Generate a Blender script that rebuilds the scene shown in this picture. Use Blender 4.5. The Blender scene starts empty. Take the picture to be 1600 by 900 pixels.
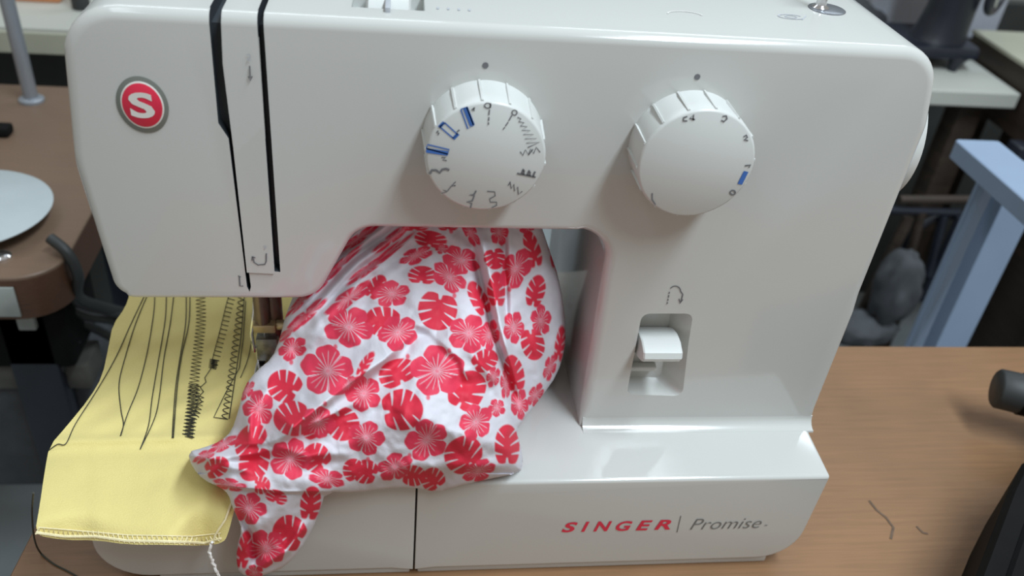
import bpy, bmesh, math, random
import numpy as np
from mathutils import Vector, Matrix
random.seed(4); rng = np.random.default_rng(4)
sc = bpy.context.scene
COL = sc.collection

# ------------------------------------------------------------------ camera
FPX = 1375.0
CAM = np.array([-0.0578409, -0.3487007, 0.41630554])
MW = np.array([[0.99090705, -0.10206167, 0.0876735],
               [0.0122322, -0.58058032, -0.81411109],
               [0.13399105, 0.80778085, -0.57405269]])          # world -> (right, down, forward)
cd = bpy.data.cameras.new('camera'); cam = bpy.data.objects.new('camera', cd); COL.objects.link(cam)
R = MW.T @ np.diag([1.0, -1.0, -1.0])
m4 = Matrix(R.tolist()).to_4x4(); m4.translation = Vector(CAM.tolist()); cam.matrix_world = m4
cd.sensor_width = 36.0; cd.lens = FPX / 1600 * 36.0; cd.clip_start = 0.02; cd.clip_end = 30
cd.dof.use_dof = True; cd.dof.focus_distance = 0.43; cd.dof.aperture_fstop = 9.0
sc.camera = cam

# ------------------------------------------------------------------ world, ceiling tubes, exposure
w = bpy.data.worlds.new('room_ambient'); sc.world = w; w.use_nodes = True
w.node_tree.nodes['Background'].inputs[0].default_value = (0.92, 0.89, 0.83, 1)
w.node_tree.nodes['Background'].inputs[1].default_value = 0.32
def tube(x, y, z, lx, ly, p, rz=0.0):
    l = bpy.data.lights.new('ceiling_tube', 'AREA'); l.shape = 'RECTANGLE'; l.size = lx; l.size_y = ly; l.energy = p
    l.color = (0.79, 0.91, 1.0)
    o = bpy.data.objects.new('ceiling_tube', l); COL.objects.link(o); o.location = (x, y, z); o.rotation_euler = (0, 0, rz)
tube(0.60, -0.62, 1.75, 0.25, 1.3, 38)
tube(-0.75, -0.45, 1.75, 0.25, 1.3, 3)
tube(-0.6, 1.05, 1.75, 1.3, 0.25, 6)
tube(1.0, 1.5, 1.75, 1.3, 0.25, 8)
vs = sc.view_settings
vs.view_transform = 'Standard'; vs.look = 'None'; vs.gamma = 1; vs.use_curve_mapping = False; vs.exposure = 0.22

# ------------------------------------------------------------------ helpers
def ray(p):
    return MW.T @ np.array([(p[0] - 800) / FPX, (p[1] - 450) / FPX, 1.0])
def hit(p, ax, v):
    d = ray(p); return CAM + d * ((v - CAM[ax]) / d[ax])
def fy(p, y=0.0): return hit(p, 1, y)           # a point of the photograph on an upright plane at depth y
def fz(p, z=0.0): return hit(p, 2, z)           # ... on a level plane at height z
def srgb(r, g, b):
    f = lambda c: c / 12.92 if c <= 0.04045 else ((c + 0.055) / 1.055) ** 2.4
    return (f(r / 255), f(g / 255), f(b / 255), 1)

def material(name, col, rough=0.5, metal=0.0, spec=0.5, noise=0.0, nscale=40, bump=0.0, bscale=200, stretch=(1, 1, 1), coat=0.0, sheen=0.0):
    m = bpy.data.materials.new(name); m.use_nodes = True
    nt = m.node_tree; b = nt.nodes['Principled BSDF']
    b.inputs['Base Color'].default_value = col; b.inputs['Roughness'].default_value = rough
    b.inputs['Metallic'].default_value = metal; b.inputs['Specular IOR Level'].default_value = spec
    b.inputs['Coat Weight'].default_value = coat; b.inputs['Sheen Weight'].default_value = sheen
    tc = nt.nodes.new('ShaderNodeTexCoord'); mp = nt.nodes.new('ShaderNodeMapping')
    mp.inputs['Scale'].default_value = stretch; nt.links.new(tc.outputs['Object'], mp.inputs[0])
    if noise > 0:
        n = nt.nodes.new('ShaderNodeTexNoise'); n.inputs['Scale'].default_value = nscale; n.inputs['Detail'].default_value = 5
        nt.links.new(mp.outputs[0], n.inputs['Vector'])
        r = nt.nodes.new('ShaderNodeValToRGB')
        r.color_ramp.elements[0].position = 0.3; r.color_ramp.elements[1].position = 0.7
        r.color_ramp.elements[0].color = tuple(c * (1 - noise) for c in col[:3]) + (1,)
        r.color_ramp.elements[1].color = tuple(min(1, c * (1 + noise)) for c in col[:3]) + (1,)
        nt.links.new(n.outputs[0], r.inputs[0]); nt.links.new(r.outputs[0], b.inputs['Base Color'])
    if bump > 0:
        n2 = nt.nodes.new('ShaderNodeTexNoise'); n2.inputs['Scale'].default_value = bscale
        nt.links.new(mp.outputs[0], n2.inputs['Vector'])
        bp = nt.nodes.new('ShaderNodeBump'); bp.inputs['Strength'].default_value = bump; bp.inputs['Distance'].default_value = 0.002
        nt.links.new(n2.outputs[0], bp.inputs['Height']); nt.links.new(bp.outputs[0], b.inputs['Normal'])
    return m
MT = {}
MT['plastic'] = material('white_glossy_plastic', (0.54, 0.54, 0.515, 1), 0.11, spec=0.65, noise=0.015, nscale=6)
MT['plastic2'] = material('white_dial_plastic', (0.60, 0.61, 0.59, 1), 0.33, noise=0.01, nscale=10)
MT['dark'] = material('dark_slot', (0.034, 0.041, 0.048, 1), 0.45, noise=0.1)
MT['grey_ink'] = material('grey_ink', (0.15, 0.15, 0.16, 1), 0.5, noise=0.05)
MT['mid_ink'] = material('mid_grey_ink', (0.17, 0.17, 0.165, 1), 0.45, noise=0.04)
MT['pale_ink'] = material('pale_grey_ink', (0.42, 0.44, 0.47, 1), 0.5, noise=0.05)
MT['blue_ink'] = material('blue_ink', srgb(62, 108, 182), 0.45, noise=0.05)
MT['red_ink'] = material('red_ink', srgb(214, 44, 72), 0.35, noise=0.04)
MT['white_ink'] = material('white_ink', (0.72, 0.70, 0.66, 1), 0.35, noise=0.02)
MT['ring_ink'] = material('badge_ring_grey', (0.17, 0.18, 0.16, 1), 0.35, noise=0.03)
MT['chrome'] = material('chrome', (0.75, 0.76, 0.78, 1), 0.14, metal=1.0, noise=0.03)
MT['steel'] = material('worn_steel', (0.24, 0.19, 0.175, 1), 0.34, metal=0.9, noise=0.15, nscale=90)
MT['shaded_steel'] = material('shaded_steel', (0.20, 0.21, 0.23, 1), 0.3, metal=0.6, noise=0.1, nscale=90)  # shadow and reflection on the spool disc are put into this dark colour
MT['foot_steel'] = material('brushed_foot_steel', (0.30, 0.31, 0.32, 1), 0.36, metal=0.85, noise=0.3, nscale=260)
MT['brass'] = material('brass', (0.55, 0.46, 0.30, 1), 0.38, metal=0.7, noise=0.08, nscale=90)
MT['yellow'] = material('yellow_cotton', srgb(222, 206, 136), 0.8, spec=0.2, noise=0.035, nscale=30, bump=0.25, bscale=1500, sheen=0.1)
MT['hem'] = material('cream_overlock_thread', srgb(238, 226, 182), 0.8, noise=0.08, nscale=500)
MT['thread'] = material('black_thread', (0.035, 0.035, 0.025, 1), 0.7, noise=0.2, nscale=900)
MT['wthread'] = material('white_thread', (0.8, 0.78, 0.75, 1), 0.8, noise=0.05, nscale=900)
MT['black'] = material('black_plastic', (0.006, 0.006, 0.006, 1), 0.75, spec=0.12, noise=0.2)
MT['black2'] = material('dark_grey_rubber', (0.028, 0.03, 0.03, 1), 0.55, noise=0.2)
MT['cast'] = material('black_enamel_iron', (0.012, 0.015, 0.024, 1), 0.38, noise=0.25, nscale=20)
MT['cable'] = material('black_cable', (0.03, 0.033, 0.033, 1), 0.5, noise=0.2)
MT['white_top'] = material('white_laminate', (0.50, 0.51, 0.46, 1), 0.5, noise=0.04, nscale=8)
MT['cream_edge'] = material('cream_edge_band', (0.42, 0.42, 0.33, 1), 0.5, noise=0.05, nscale=15)
MT['dark_panel'] = material('dark_cabinet_panel', (0.038, 0.041, 0.038, 1), 0.6, noise=0.3, nscale=7)
MT['dark_brown'] = material('dark_brown_wood', (0.035, 0.024, 0.017, 1), 0.5, noise=0.35, nscale=14, stretch=(1, 1, 6))
MT['blue_steel'] = material('pale_blue_painted_steel', srgb(140, 158, 182), 0.45, noise=0.05, nscale=12)
MT['grey_tube'] = material('grey_metal_tube', (0.33, 0.36, 0.40, 1), 0.38, metal=0.5, noise=0.05)
MT['disc'] = material('pale_grey_disc', (0.42, 0.47, 0.48, 1), 0.5, noise=0.04, nscale=30)
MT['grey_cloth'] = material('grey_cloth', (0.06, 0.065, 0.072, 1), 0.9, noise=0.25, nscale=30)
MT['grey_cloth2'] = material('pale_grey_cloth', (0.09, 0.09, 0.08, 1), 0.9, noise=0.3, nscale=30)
MT['floor'] = material('dark_floor_tile', (0.30, 0.34, 0.36, 1), 0.5, noise=0.25, nscale=5)
MT['wall'] = material('wall_paint', (0.34, 0.36, 0.34, 1), 0.8, noise=0.04, nscale=3)
MT['paper'] = material('grey_paper_label', (0.30, 0.32, 0.30, 1), 0.7, noise=0.1, nscale=60)
MT['bluewhite'] = material('pale_lilac_sheet', (0.42, 0.44, 0.50, 1), 0.7, noise=0.05, nscale=9)
MT['orange'] = material('orange_card', (0.62, 0.26, 0.12, 1), 0.7, noise=0.06)
MT['mud'] = material('table_scuff', (0.12, 0.075, 0.047, 1), 0.7, noise=0.3, nscale=300)

def wood(name, c1, c2, rough=0.42):
    m = bpy.data.materials.new(name); m.use_nodes = True; nt = m.node_tree; b = nt.nodes['Principled BSDF']
    tc = nt.nodes.new('ShaderNodeTexCoord'); mp = nt.nodes.new('ShaderNodeMapping'); mp.inputs['Scale'].default_value = (2.5, 60, 60)
    nt.links.new(tc.outputs['Object'], mp.inputs[0])
    n = nt.nodes.new('ShaderNodeTexNoise'); n.inputs['Scale'].default_value = 6; n.inputs['Detail'].default_value = 8; n.inputs['Roughness'].default_value = 0.65
    nt.links.new(mp.outputs[0], n.inputs['Vector'])
    n2 = nt.nodes.new('ShaderNodeTexNoise'); n2.inputs['Scale'].default_value = 7; n2.inputs['Detail'].default_value = 4
    nt.links.new(tc.outputs['Object'], n2.inputs['Vector'])
    mx = nt.nodes.new('ShaderNodeMath'); mx.operation = 'MULTIPLY_ADD'; mx.inputs[1].default_value = 0.55
    nt.links.new(n2.outputs[0], mx.inputs[0]); 
    ml = nt.nodes.new('ShaderNodeMath'); ml.operation = 'MULTIPLY'; ml.inputs[1].default_value = 0.45
    nt.links.new(n.outputs[0], ml.inputs[0]); nt.links.new(ml.outputs[0], mx.inputs[2])
    r = nt.nodes.new('ShaderNodeValToRGB'); r.color_ramp.elements[0].position = 0.33; r.color_ramp.elements[1].position = 0.67
    r.color_ramp.elements[0].color = c1; r.color_ramp.elements[1].color = c2
    nt.links.new(mx.outputs[0], r.inputs[0]); nt.links.new(r.outputs[0], b.inputs['Base Color'])
    b.inputs['Roughness'].default_value = rough; b.inputs['Specular IOR Level'].default_value = 0.35
    return m
MT['wood'] = wood('brown_wood_laminate', srgb(116, 87, 62), srgb(148, 111, 79))
MT['wood2'] = wood('grey_brown_laminate', srgb(108, 88, 73), srgb(124, 102, 85))
MT['wood_edge'] = wood('dark_table_edge', srgb(70, 48, 36), srgb(92, 64, 48))

def setp(o, label=None, cat=None, group=None, kind=None):
    if label: o['label'] = label
    if cat: o['category'] = cat
    if group: o['group'] = group
    if kind: o['kind'] = kind
    return o
def empty(name, loc, label, cat, group=None):
    o = bpy.data.objects.new(name, None); COL.objects.link(o); o.location = loc; o.empty_display_size = 0.02
    return setp(o, label, cat, group)
def link(name, me, mat, parent=None, smooth=True, angle=40):
    o = bpy.data.objects.new(name, me); COL.objects.link(o)
    if mat and not me.materials: me.materials.append(MT[mat] if isinstance(mat, str) else mat)
    if smooth:
        me.polygons.foreach_set('use_smooth', [True] * len(me.polygons))
        me.set_sharp_from_angle(angle=math.radians(angle))
    if parent:
        o.parent = parent
        o.matrix_parent_inverse = Matrix.Translation(-world_loc(parent))
    return o
def world_loc(o):
    v = Vector(o.location)
    p = o.parent
    if p: v = Vector((0, 0, 0)) if False else v + world_loc(p) + o.matrix_parent_inverse.translation
    return v
def mesh(name, vs_, fs): 
    me = bpy.data.meshes.new(name); me.from_pydata([tuple(map(float, v)) for v in vs_], [], fs); me.update(); return me
class MB:
    def __init__(s): s.v = []; s.f = []
    def add(s, v, f):
        k = len(s.v); s.v += [tuple(map(float, q)) for q in v]; s.f += [tuple(i + k for i in q) for q in f]; return s
    def box(s, lo, hi, bev=0.0):
        bm = bmesh.new(); bmesh.ops.create_cube(bm, size=1)
        for v in bm.verts: v.co = Vector([lo[i] + (v.co[i] + 0.5) * (hi[i] - lo[i]) for i in range(3)])
        if bev > 0: bmesh.ops.bevel(bm, geom=bm.edges[:] , offset=bev, segments=2, profile=0.5, affect='EDGES')
        bm.verts.index_update(); s.add([v.co[:] for v in bm.verts], [[v.index for v in f.verts] for f in bm.faces]); bm.free(); return s
    def tube(s, pts, r, n=10, cap=True):
        P = [np.array(p, float) for p in pts]; rs = r if hasattr(r, '__len__') else [r] * len(P)
        vs_ = []; fs = []; up = None
        for i, p in enumerate(P):
            t = P[min(i + 1, len(P) - 1)] - P[max(i - 1, 0)]; t = t / (np.linalg.norm(t) + 1e-12)
            if up is None:
                a = np.array([0, 0, 1.0]) if abs(t[2]) < 0.9 else np.array([1.0, 0, 0]); up = np.cross(t, a)
            up = up - t * up.dot(t); up /= np.linalg.norm(up) + 1e-12; q = np.cross(t, up)
            for k in range(n):
                a = 2 * math.pi * k / n; vs_.append(p + rs[i] * (math.cos(a) * up + math.sin(a) * q))
        for i in range(len(P) - 1):
            for k in range(n): fs.append((i * n + k, i * n + (k + 1) % n, (i + 1) * n + (k + 1) % n, (i + 1) * n + k))
        if cap: fs.append(tuple(range(n))[::-1]); fs.append(tuple((len(P) - 1) * n + k for k in range(n)))
        return s.add(vs_, fs)
    def lathe(s, c, axis, prof, n=48):
        c = np.array(c, float); ax = np.array(axis, float); ax /= np.linalg.norm(ax)
        a = np.array([0, 0, 1.0]) if abs(ax[2]) < 0.9 else np.array([1.0, 0, 0]); u = np.cross(ax, a); u /= np.linalg.norm(u); q = np.cross(ax, u)
        vs_ = []; fs = []
        for (r, h) in prof:
            for k in range(n):
                t = 2 * math.pi * k / n; vs_.append(c + ax * h + r * (math.cos(t) * u + math.sin(t) * q))
        for i in range(len(prof) - 1):
            for k in range(n): fs.append((i * n + k, i * n + (k + 1) % n, (i + 1) * n + (k + 1) % n, (i + 1) * n + k))
        fs.append(tuple(range(n))[::-1]); fs.append(tuple((len(prof) - 1) * n + k for k in range(n)))
        return s.add(vs_, fs)
    def loft(s, rings, cap=True):
        n = len(rings[0]); vs_ = [p for r_ in rings for p in r_]; fs = []
        for i in range(len(rings) - 1):
            for k in range(n): fs.append((i * n + k, i * n + (k + 1) % n, (i + 1) * n + (k + 1) % n, (i + 1) * n + k))
        if cap: fs.append(tuple(range(n))[::-1]); fs.append(tuple((len(rings) - 1) * n + k for k in range(n)))
        return s.add(vs_, fs)
    def ribbon(s, pts, wd, normal=(0, -1, 0)):
        P = [np.array(p, float) for p in pts]; nn = np.array(normal, float); vs_ = []
        for i, p in enumerate(P):
            t = P[min(i + 1, len(P) - 1)] - P[max(i - 1, 0)]; t /= np.linalg.norm(t) + 1e-12
            q = np.cross(t, nn); q /= np.linalg.norm(q) + 1e-12
            vs_ += [p - q * wd / 2, p + q * wd / 2]
        return s.add(vs_, [(2 * i, 2 * i + 1, 2 * i + 3, 2 * i + 2) for i in range(len(P) - 1)])
    def me(s, name, fix=True):
        m = mesh(name, s.v, s.f)
        if fix:
            bm = bmesh.new(); bm.from_mesh(m); bmesh.ops.recalc_face_normals(bm, faces=bm.faces[:]); bm.to_mesh(m); bm.free()
        return m
    def build(s, name, mat, parent=None, smooth=True, angle=40): return link(name, s.me(name), mat, parent, smooth, angle)

def roundpoly(pts, seg=8):
    """corner points (x, z, radius) -> rounded closed outline"""
    out = []; n = len(pts)
    for i in range(n):
        p = np.array(pts[i][:2], float); a = np.array(pts[i - 1][:2], float); b = np.array(pts[(i + 1) % n][:2], float); r = pts[i][2]
        if r <= 0: out.append(tuple(p)); continue
        u = (a - p) / np.linalg.norm(a - p); v = (b - p) / np.linalg.norm(b - p)
        th = math.acos(max(-1, min(1, u.dot(v)))); d = min(r / math.tan(th / 2), 0.49 * min(np.linalg.norm(a - p), np.linalg.norm(b - p))); rr = d * math.tan(th / 2)
        bis = (u + v) / np.linalg.norm(u + v); c = p + bis * (rr / math.sin(th / 2))
        s0 = p + u * d - c; e0 = p + v * d - c
        a0 = math.atan2(s0[1], s0[0]); a1 = math.atan2(e0[1], e0[0]); da = (a1 - a0 + math.pi) % (2 * math.pi) - math.pi
        for k in range(seg + 1):
            t = a0 + da * k / seg; out.append((c[0] + rr * math.cos(t), c[1] + rr * math.sin(t)))
    return out
def resample(poly, step):
    out = []; n = len(poly)
    for i in range(n):
        a = np.array(poly[i]); b = np.array(poly[(i + 1) % n]); L = np.linalg.norm(b - a); k = max(1, int(math.ceil(L / step)))
        for j in range(k): out.append(tuple(a + (b - a) * j / k))
    return out
def inset(poly, d):
    P = np.array(poly); n = len(P); area = 0.5 * np.sum(P[:, 0] * np.roll(P[:, 1], -1) - np.roll(P[:, 0], -1) * P[:, 1]); sg = 1 if area > 0 else -1
    a = P - np.roll(P, 1, 0); b = np.roll(P, -1, 0) - P
    na = np.stack([-a[:, 1], a[:, 0]], 1) * sg; nb = np.stack([-b[:, 1], b[:, 0]], 1) * sg
    na /= np.linalg.norm(na, axis=1)[:, None] + 1e-12; nb /= np.linalg.norm(nb, axis=1)[:, None] + 1e-12
    q = na + nb; q /= np.linalg.norm(q, axis=1)[:, None] + 1e-12
    k = 1 / np.maximum(0.45, np.sum(q * na, axis=1)); d = np.asarray(d)
    return P + q * (k * d)[:, None]
def slab(poly, y0, y1, rad, seg=6, rback=0.003):
    """outline (x, z) swept from front y0 to back y1, front edge rolled with a radius per vertex"""
    P = np.array(poly); rad = np.broadcast_to(np.asarray(rad, float), (len(P),)); rings = []
    for k in range(seg + 1):
        t = math.pi / 2 * k / seg
        q = inset(poly, rad * (1 - math.sin(t))); y = y0 + rad * (1 - math.cos(t))
        rings.append([(q[i][0], y[i], q[i][1]) for i in range(len(P))])
    for k in range(4):
        t = math.pi / 2 * k / 3; q = inset(poly, np.full(len(P), rback * (1 - math.cos(t)))); y = y1 - rback * (1 - math.sin(t))
        rings.append([(q[i][0], y, q[i][1]) for i in range(len(P))])
    return MB().loft(rings)
def bake(o):
    dg = bpy.context.evaluated_depsgraph_get(); me = bpy.data.meshes.new_from_object(o.evaluated_get(dg)); o.modifiers.clear(); o.data = me
    return o
def text_mesh(s, x0, x1, z0, z1, y, shear=0.0, bold=0.0, name='lettering', mat='red_ink', parent=None, tilt=0.0, space=1.0):
    cu = bpy.data.curves.new('t', 'FONT'); cu.body = s; cu.offset = bold; cu.space_character = space; cu.resolution_u = 4
    o = bpy.data.objects.new('t', cu); COL.objects.link(o); dg = bpy.context.evaluated_depsgraph_get(); dg.update()
    me = bpy.data.meshes.new_from_object(o.evaluated_get(dg)); bpy.data.objects.remove(o)
    v = np.array([q.co[:] for q in me.vertices]); v[:, 0] += shear * v[:, 1]
    mn = v.min(0); mx = v.max(0)
    X = x0 + (v[:, 0] - mn[0]) / (mx[0] - mn[0]) * (x1 - x0); Z = z0 + (v[:, 1] - mn[1]) / (mx[1] - mn[1]) * (z1 - z0) + tilt * (X - x0)
    me.vertices.foreach_set('co', np.stack([X, np.full(len(X), y), Z], 1).ravel()); me.update(); me.materials.clear()
    return link(name, me, mat, parent, smooth=False)

# ------------------------------------------------------------------ the setting
FLOOR_Z = -0.72
setp(MB().box((-2.2, -3.5, FLOOR_Z - 0.05), (2.4, 2.3, FLOOR_Z)).build('floor', 'floor', smooth=False), kind='structure')
setp(MB().box((-2.2, 2.3, FLOOR_Z), (2.4, 2.4, 1.9)).build('wall_back', 'wall', smooth=False), kind='structure')

# work table under the machine
tb = empty('work_table', (0.1, 0, FLOOR_Z), 'brown wooden work table carrying the white sewing machine', 'table')
tp = roundpoly([(-0.244, 0.1635, 0.004), (0.95, 0.1635, 0.004), (0.95, -0.40, 0.004), (-0.285, -0.40, 0.004)], 3)
b = MB().loft([[(x, y, -0.028) for x, y in tp], [(x, y, -0.0015) for x, y in tp], [(x, y, 0) for x, y in inset(tp, 0.0012)]]); b.build('table_top', 'wood', tb)
for x in (-0.22, 0.90):
    for y in (-0.36, 0.12): MB().box((x - 0.02, y - 0.02, FLOOR_Z), (x + 0.02, y + 0.02, -0.028), 0.002).build('leg', 'dark_brown', tb)
for pts, wd in (([(1358, 782), (1370, 797), (1384, 808), (1396, 824), (1392, 842)], 0.0016), ([(1432, 822), (1442, 832), (1450, 834)], 0.0014)):
    MB().ribbon([fz(p, 0.0003) for p in pts], wd, (0, 0, 1)).build('scuff_mark', 'mud', tb, smooth=False)

# ------------------------------------------------------------------ the sewing machine
sm = empty('sewing_machine', (0, 0.04, 0), 'white domestic sewing machine with two round dials on brown table', 'sewing machine')
ZT = 0.2975; ZB = 0.0747; YF = -0.0407
body_pts = [(-0.1855, ZT, 0.0235), (0.1775, ZT, 0.0200), (0.1850, 0.262, 0.03), (0.1826, ZB, 0), (0.0462, ZB, 0), (0.0448, 0.2015, 0.017), (-0.0745, 0.2008, 0.014),
            (-0.0945, 0.1600, 0.014), (-0.1865, 0.1590, 0.010), (-0.1925, 0.230, 0.06)]
bp = resample(roundpoly(body_pts, 8), 0.012)
rad = []
for x, z in bp:
    if z < ZB + 0.0005: rr = 0.0006
    elif -0.11 < x < 0.05 and z < 0.21: rr = 0.0055 if x > 0.03 else 0.0035
    elif z < 0.1605: rr = 0.0030
    else: rr = 0.0052
    rad.append(rr)
body = slab(bp, 0.0, 0.150, rad, 7, 0.008).build('body', 'plastic', sm)
# thread slots, dark lined, and the recess of the reverse lever
def prism_xz(pts, y0, y1): return MB().loft([[(x, y0, z) for x, z in pts], [(x, y1, z) for x, z in pts]])
def xz(p, y=0.0): q = fy(p, y); return (q[0], q[2])
cut = []
s1 = [xz(p) for p in [(326, 28), (341, 192), (357, 216), (386, 448), (390, 456), (392, 448), (362, 212), (348, 100), (345, 28)]]
zt = ZT + 0.02
s1 = [(s1[0][0] - 0.0004, zt)] + s1 + [(s1[-1][0], zt)]
cut.append((prism_xz(s1, -0.01, 0.006), 'dark'))
s2 = [xz(p) for p in [(401, 26), (429, 424), (438, 425), (411, 26)]]
s2 = [(s2[0][0] - 0.0002, zt)] + s2 + [(s2[-1][0], zt)]
cut.append((prism_xz(s2, -0.01, 0.006), 'dark'))
for s in (s1, s2):
    a, c = s[0][0], s[-1][0]
    cut.append((MB().box((a, 0.0055, ZT - 0.006), (c, 0.09, zt)), 'dark'))
r0 = [xz(p) for p in [(1003, 490), (1083, 490), (1066, 619), (979, 616)]]
ro = roundpoly([(x, z, 0.0045) for x, z in r0], 5)
cx = sum(p[0] for p in ro) / len(ro); cz = sum(p[1] for p in ro) / len(ro)
ri = [(cx - 0.004 + (x - cx) * 0.70, cz + (z - cz) * 0.93) for x, z in ro]
k_ = -0.006 / 0.013
cut.append((MB().loft([[(x + (x - xi) * -k_ , -0.006, z + (z - zi) * -k_) for (x, z), (xi, zi) in zip(ro, ri)], [(xi, 0.013, zi) for xi, zi in ri]]), 'plastic'))
tw = [fz(p, ZT) for p in [(549, 12), (664, 17)]]
cut.append((MB().box((tw[0][0], 0.0155, ZT - 0.008), (tw[1][0], 0.040, ZT + 0.01)), 'plastic2'))
for mb, mt in cut:
    co = mb.build('cutter', mt, None, smooth=False)
    md = body.modifiers.new('b', 'BOOLEAN'); md.operation = 'DIFFERENCE'; md.object = co; md.solver = 'EXACT'; md.material_mode = 'TRANSFER'
bake(body)
for o in [o for o in bpy.data.objects if o.name.startswith('cutter')]: bpy.data.objects.remove(o)
body.data.polygons.foreach_set('use_smooth', [True] * len(body.data.polygons)); body.data.set_sharp_from_angle(angle=math.radians(32))

# cover strip between the two slots
gc = [xz(p, -0.0003) for p in [(349, 60), (362, 212), (386, 425), (428, 427), (404, 60)]]
gy = [0.0004, 0.0001, -0.0008, -0.0008, 0.0004]
MB().loft([[(x, 0.0012, z) for x, z in gc], [(x, y, z) for (x, z), y in zip(gc, gy)]]).build('thread_guide_cover', 'plastic', sm, smooth=False)
def ink(name, strokes, y, wd, mat, parent):
    mb = MB()
    for st in strokes: mb.ribbon([fy(p, y) for p in st], wd)
    return link(name, mb.me(name, False), mat, parent, smooth=False)
YG = -0.0011
ink('threading_mark', [[(385, 86), (390, 85), (391, 90), (386, 94), (392, 95)]], YG, 0.0005, 'pale_ink', sm)
ink('threading_arrow', [[(390, 103), (391, 122)], [(388, 119), (391, 126), (394, 119)]], YG, 0.0006, 'grey_ink', sm)
ink('threading_hook', [[(395, 401), (397, 410), (403, 414), (414, 413), (416, 408), (416, 396)], [(394, 407), (394, 401), (399, 403)]], YG, 0.0006, 'grey_ink', sm)
ink('threading_mark', [[(412, 384), (416, 386), (413, 389)]], YG, 0.0005, 'pale_ink', sm)
ink('threading_mark', [[(374, 433), (375, 447), (380, 447)], [(372, 431), (376, 433)]], -0.0003, 0.0006, 'grey_ink', sm)

# badge
bc = fy((223, 163.5))
def oval_plate(r, y0, y1, n=56):
    f = lambda k, y: [(bc[0] + k * r * math.cos(t), y, bc[2] + k * r * 1.22 * math.sin(t)) for t in np.linspace(0, 2 * math.pi, n, endpoint=False)]
    return MB().loft([f(1, y0), f(1, y1 + 0.0001), f(0.985, y1)])
badge = oval_plate(0.0101, 0.0005, -0.0005).build('badge', 'ring_ink', sm)
badge['label'] = 'oval red badge with a white letter S in a grey ring'
oval_plate(0.0084, 0.0, -0.00072).build('badge_rim', 'white_ink', badge)
oval_plate(0.0078, 0.0, -0.00085).build('badge_disc', 'red_ink', badge)
text_mesh('S', bc[0] - 0.0050, bc[0] + 0.0047, bc[2] - 0.0055, bc[2] + 0.0057, -0.00105, 0.0, 0.03, 'badge_letter', 'white_ink', badge)

# dials
def dial(name, cx, cz, rf, rb, dep, a0, label):
    d = MB().lathe((cx, 0, cz), (0, -1, 0), [(rb, -0.002), (rb, 0.0015), (rb - 0.0004, 0.003), (rf + 0.0006, dep - 0.0016), (rf + 0.0002, dep - 0.0005), (rf - 0.0006, dep)], 96).build(name, 'plastic2', sm)
    d['label'] = label
    for k in range(14):
        a = a0 + 2 * math.pi * k / 14; u = np.array([math.cos(a), 0, math.sin(a)]); t = np.array([-math.sin(a), 0, math.cos(a)])
        c = np.array([cx, 0, cz]); h = 0.00045
        ring = lambda y, r: [c + u * (r - 0.002) - t * h * 2 + (0, y, 0), c + u * (r + 0.0007) - t * h + (0, y, 0), c + u * (r + 0.0007) + t * h + (0, y, 0), c + u * (r - 0.002) + t * h * 2 + (0, y, 0)]
        MB().loft([ring(-0.0005, rb), ring(-dep + 0.0012, rf + 0.0004)]).build('grip_rib', 'plastic2', d, smooth=False)
    return d
DD = 0.0200
d1 = dial('stitch_dial', -0.0200, 0.2488, 0.0246, 0.0262, DD, 0.35, 'white pattern dial printed with stitch symbols')
d2 = dial('length_dial', 0.0712, 0.2488, 0.0252, 0.0258, DD, 0.10, 'white length dial printed with numbers 0 to 4')
YD = -DD - 0.00025
K = 0.0005
def dot(px, r): c = fy(px); MB().lathe((c[0], 0, c[2]), (0, -1, 0), [(r, -0.0003), (r, 0.00025)], 20).build('index_dot', 'grey_ink', sm)
dot((758.5, 102), 0.0013); dot((1089.5, 120), 0.0013)
def zig(p, q, n, amp):
    p = np.array(p, float); q = np.array(q, float); t = (q - p); L = np.linalg.norm(t); nn = np.array([-t[1], t[0]]) / L
    return [tuple(p + t * k / n + nn * amp * (1 if k % 2 else -1)) for k in range(n + 1)]
MK = lambda st, mat='grey_ink', wd=K: ink('stitch_symbol', st, YD, wd, mat, d1)
MK([[(762 + 5 * math.cos(a), 165 + 4 * math.sin(a)) for a in np.linspace(0, 6.3, 12)], [(766.5, 161), (766, 169)], [(765, 171), (764, 180)], [(764, 183), (763.5, 189)], [(763.5, 191), (763, 195)]])
MK([[(804 + 4 * math.cos(a), 176 + 4 * math.sin(a)) for a in np.linspace(0, 6.3, 12)], [(800, 180), (795, 189)], [(794, 191), (790, 197)], [(789, 199), (786, 202)]])
zz = []
P0, P1 = np.array([810, 183.]), np.array([835, 228.])
for k in range(15):
    t = k / 14; c = P0 + (P1 - P0) * t; am = 1.5 + 9 * t; zz.append((c[0] + am * (1 if k % 2 else -1), c[1] - 0.25 * am * (1 if k % 2 else -1)))
MK([zz])
MK([[(813, 237), (817, 243), (821, 234), (826, 242), (829, 233), (834, 240), (838, 230), (844, 238)], [(826, 242), (833, 233)]])
MK([[(808, 271), (837, 277)], [(815, 272), (818, 264)], [(818, 273), (819, 266)], [(824, 274), (827, 266)], [(828, 275), (828, 268)], [(833, 276), (836, 268)]], wd=0.0008)
MK([[(794, 290), (797, 284), (799, 295), (803, 288), (804, 299), (809, 292), (810, 304), (816, 299)]])
MK([[(761, 299), (773, 300), (774, 306), (765, 311), (766, 316), (776, 316), (776, 321), (768, 325)]])
MK([[(744, 298), (741, 304), (733, 305), (741, 306), (738, 314), (729, 316), (737, 318), (735, 325)]], wd=0.0007)
MK([[(712, 284), (706, 290), (712, 290), (705, 291), (699, 299), (692, 297), (698, 300), (690, 302)]])
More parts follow.
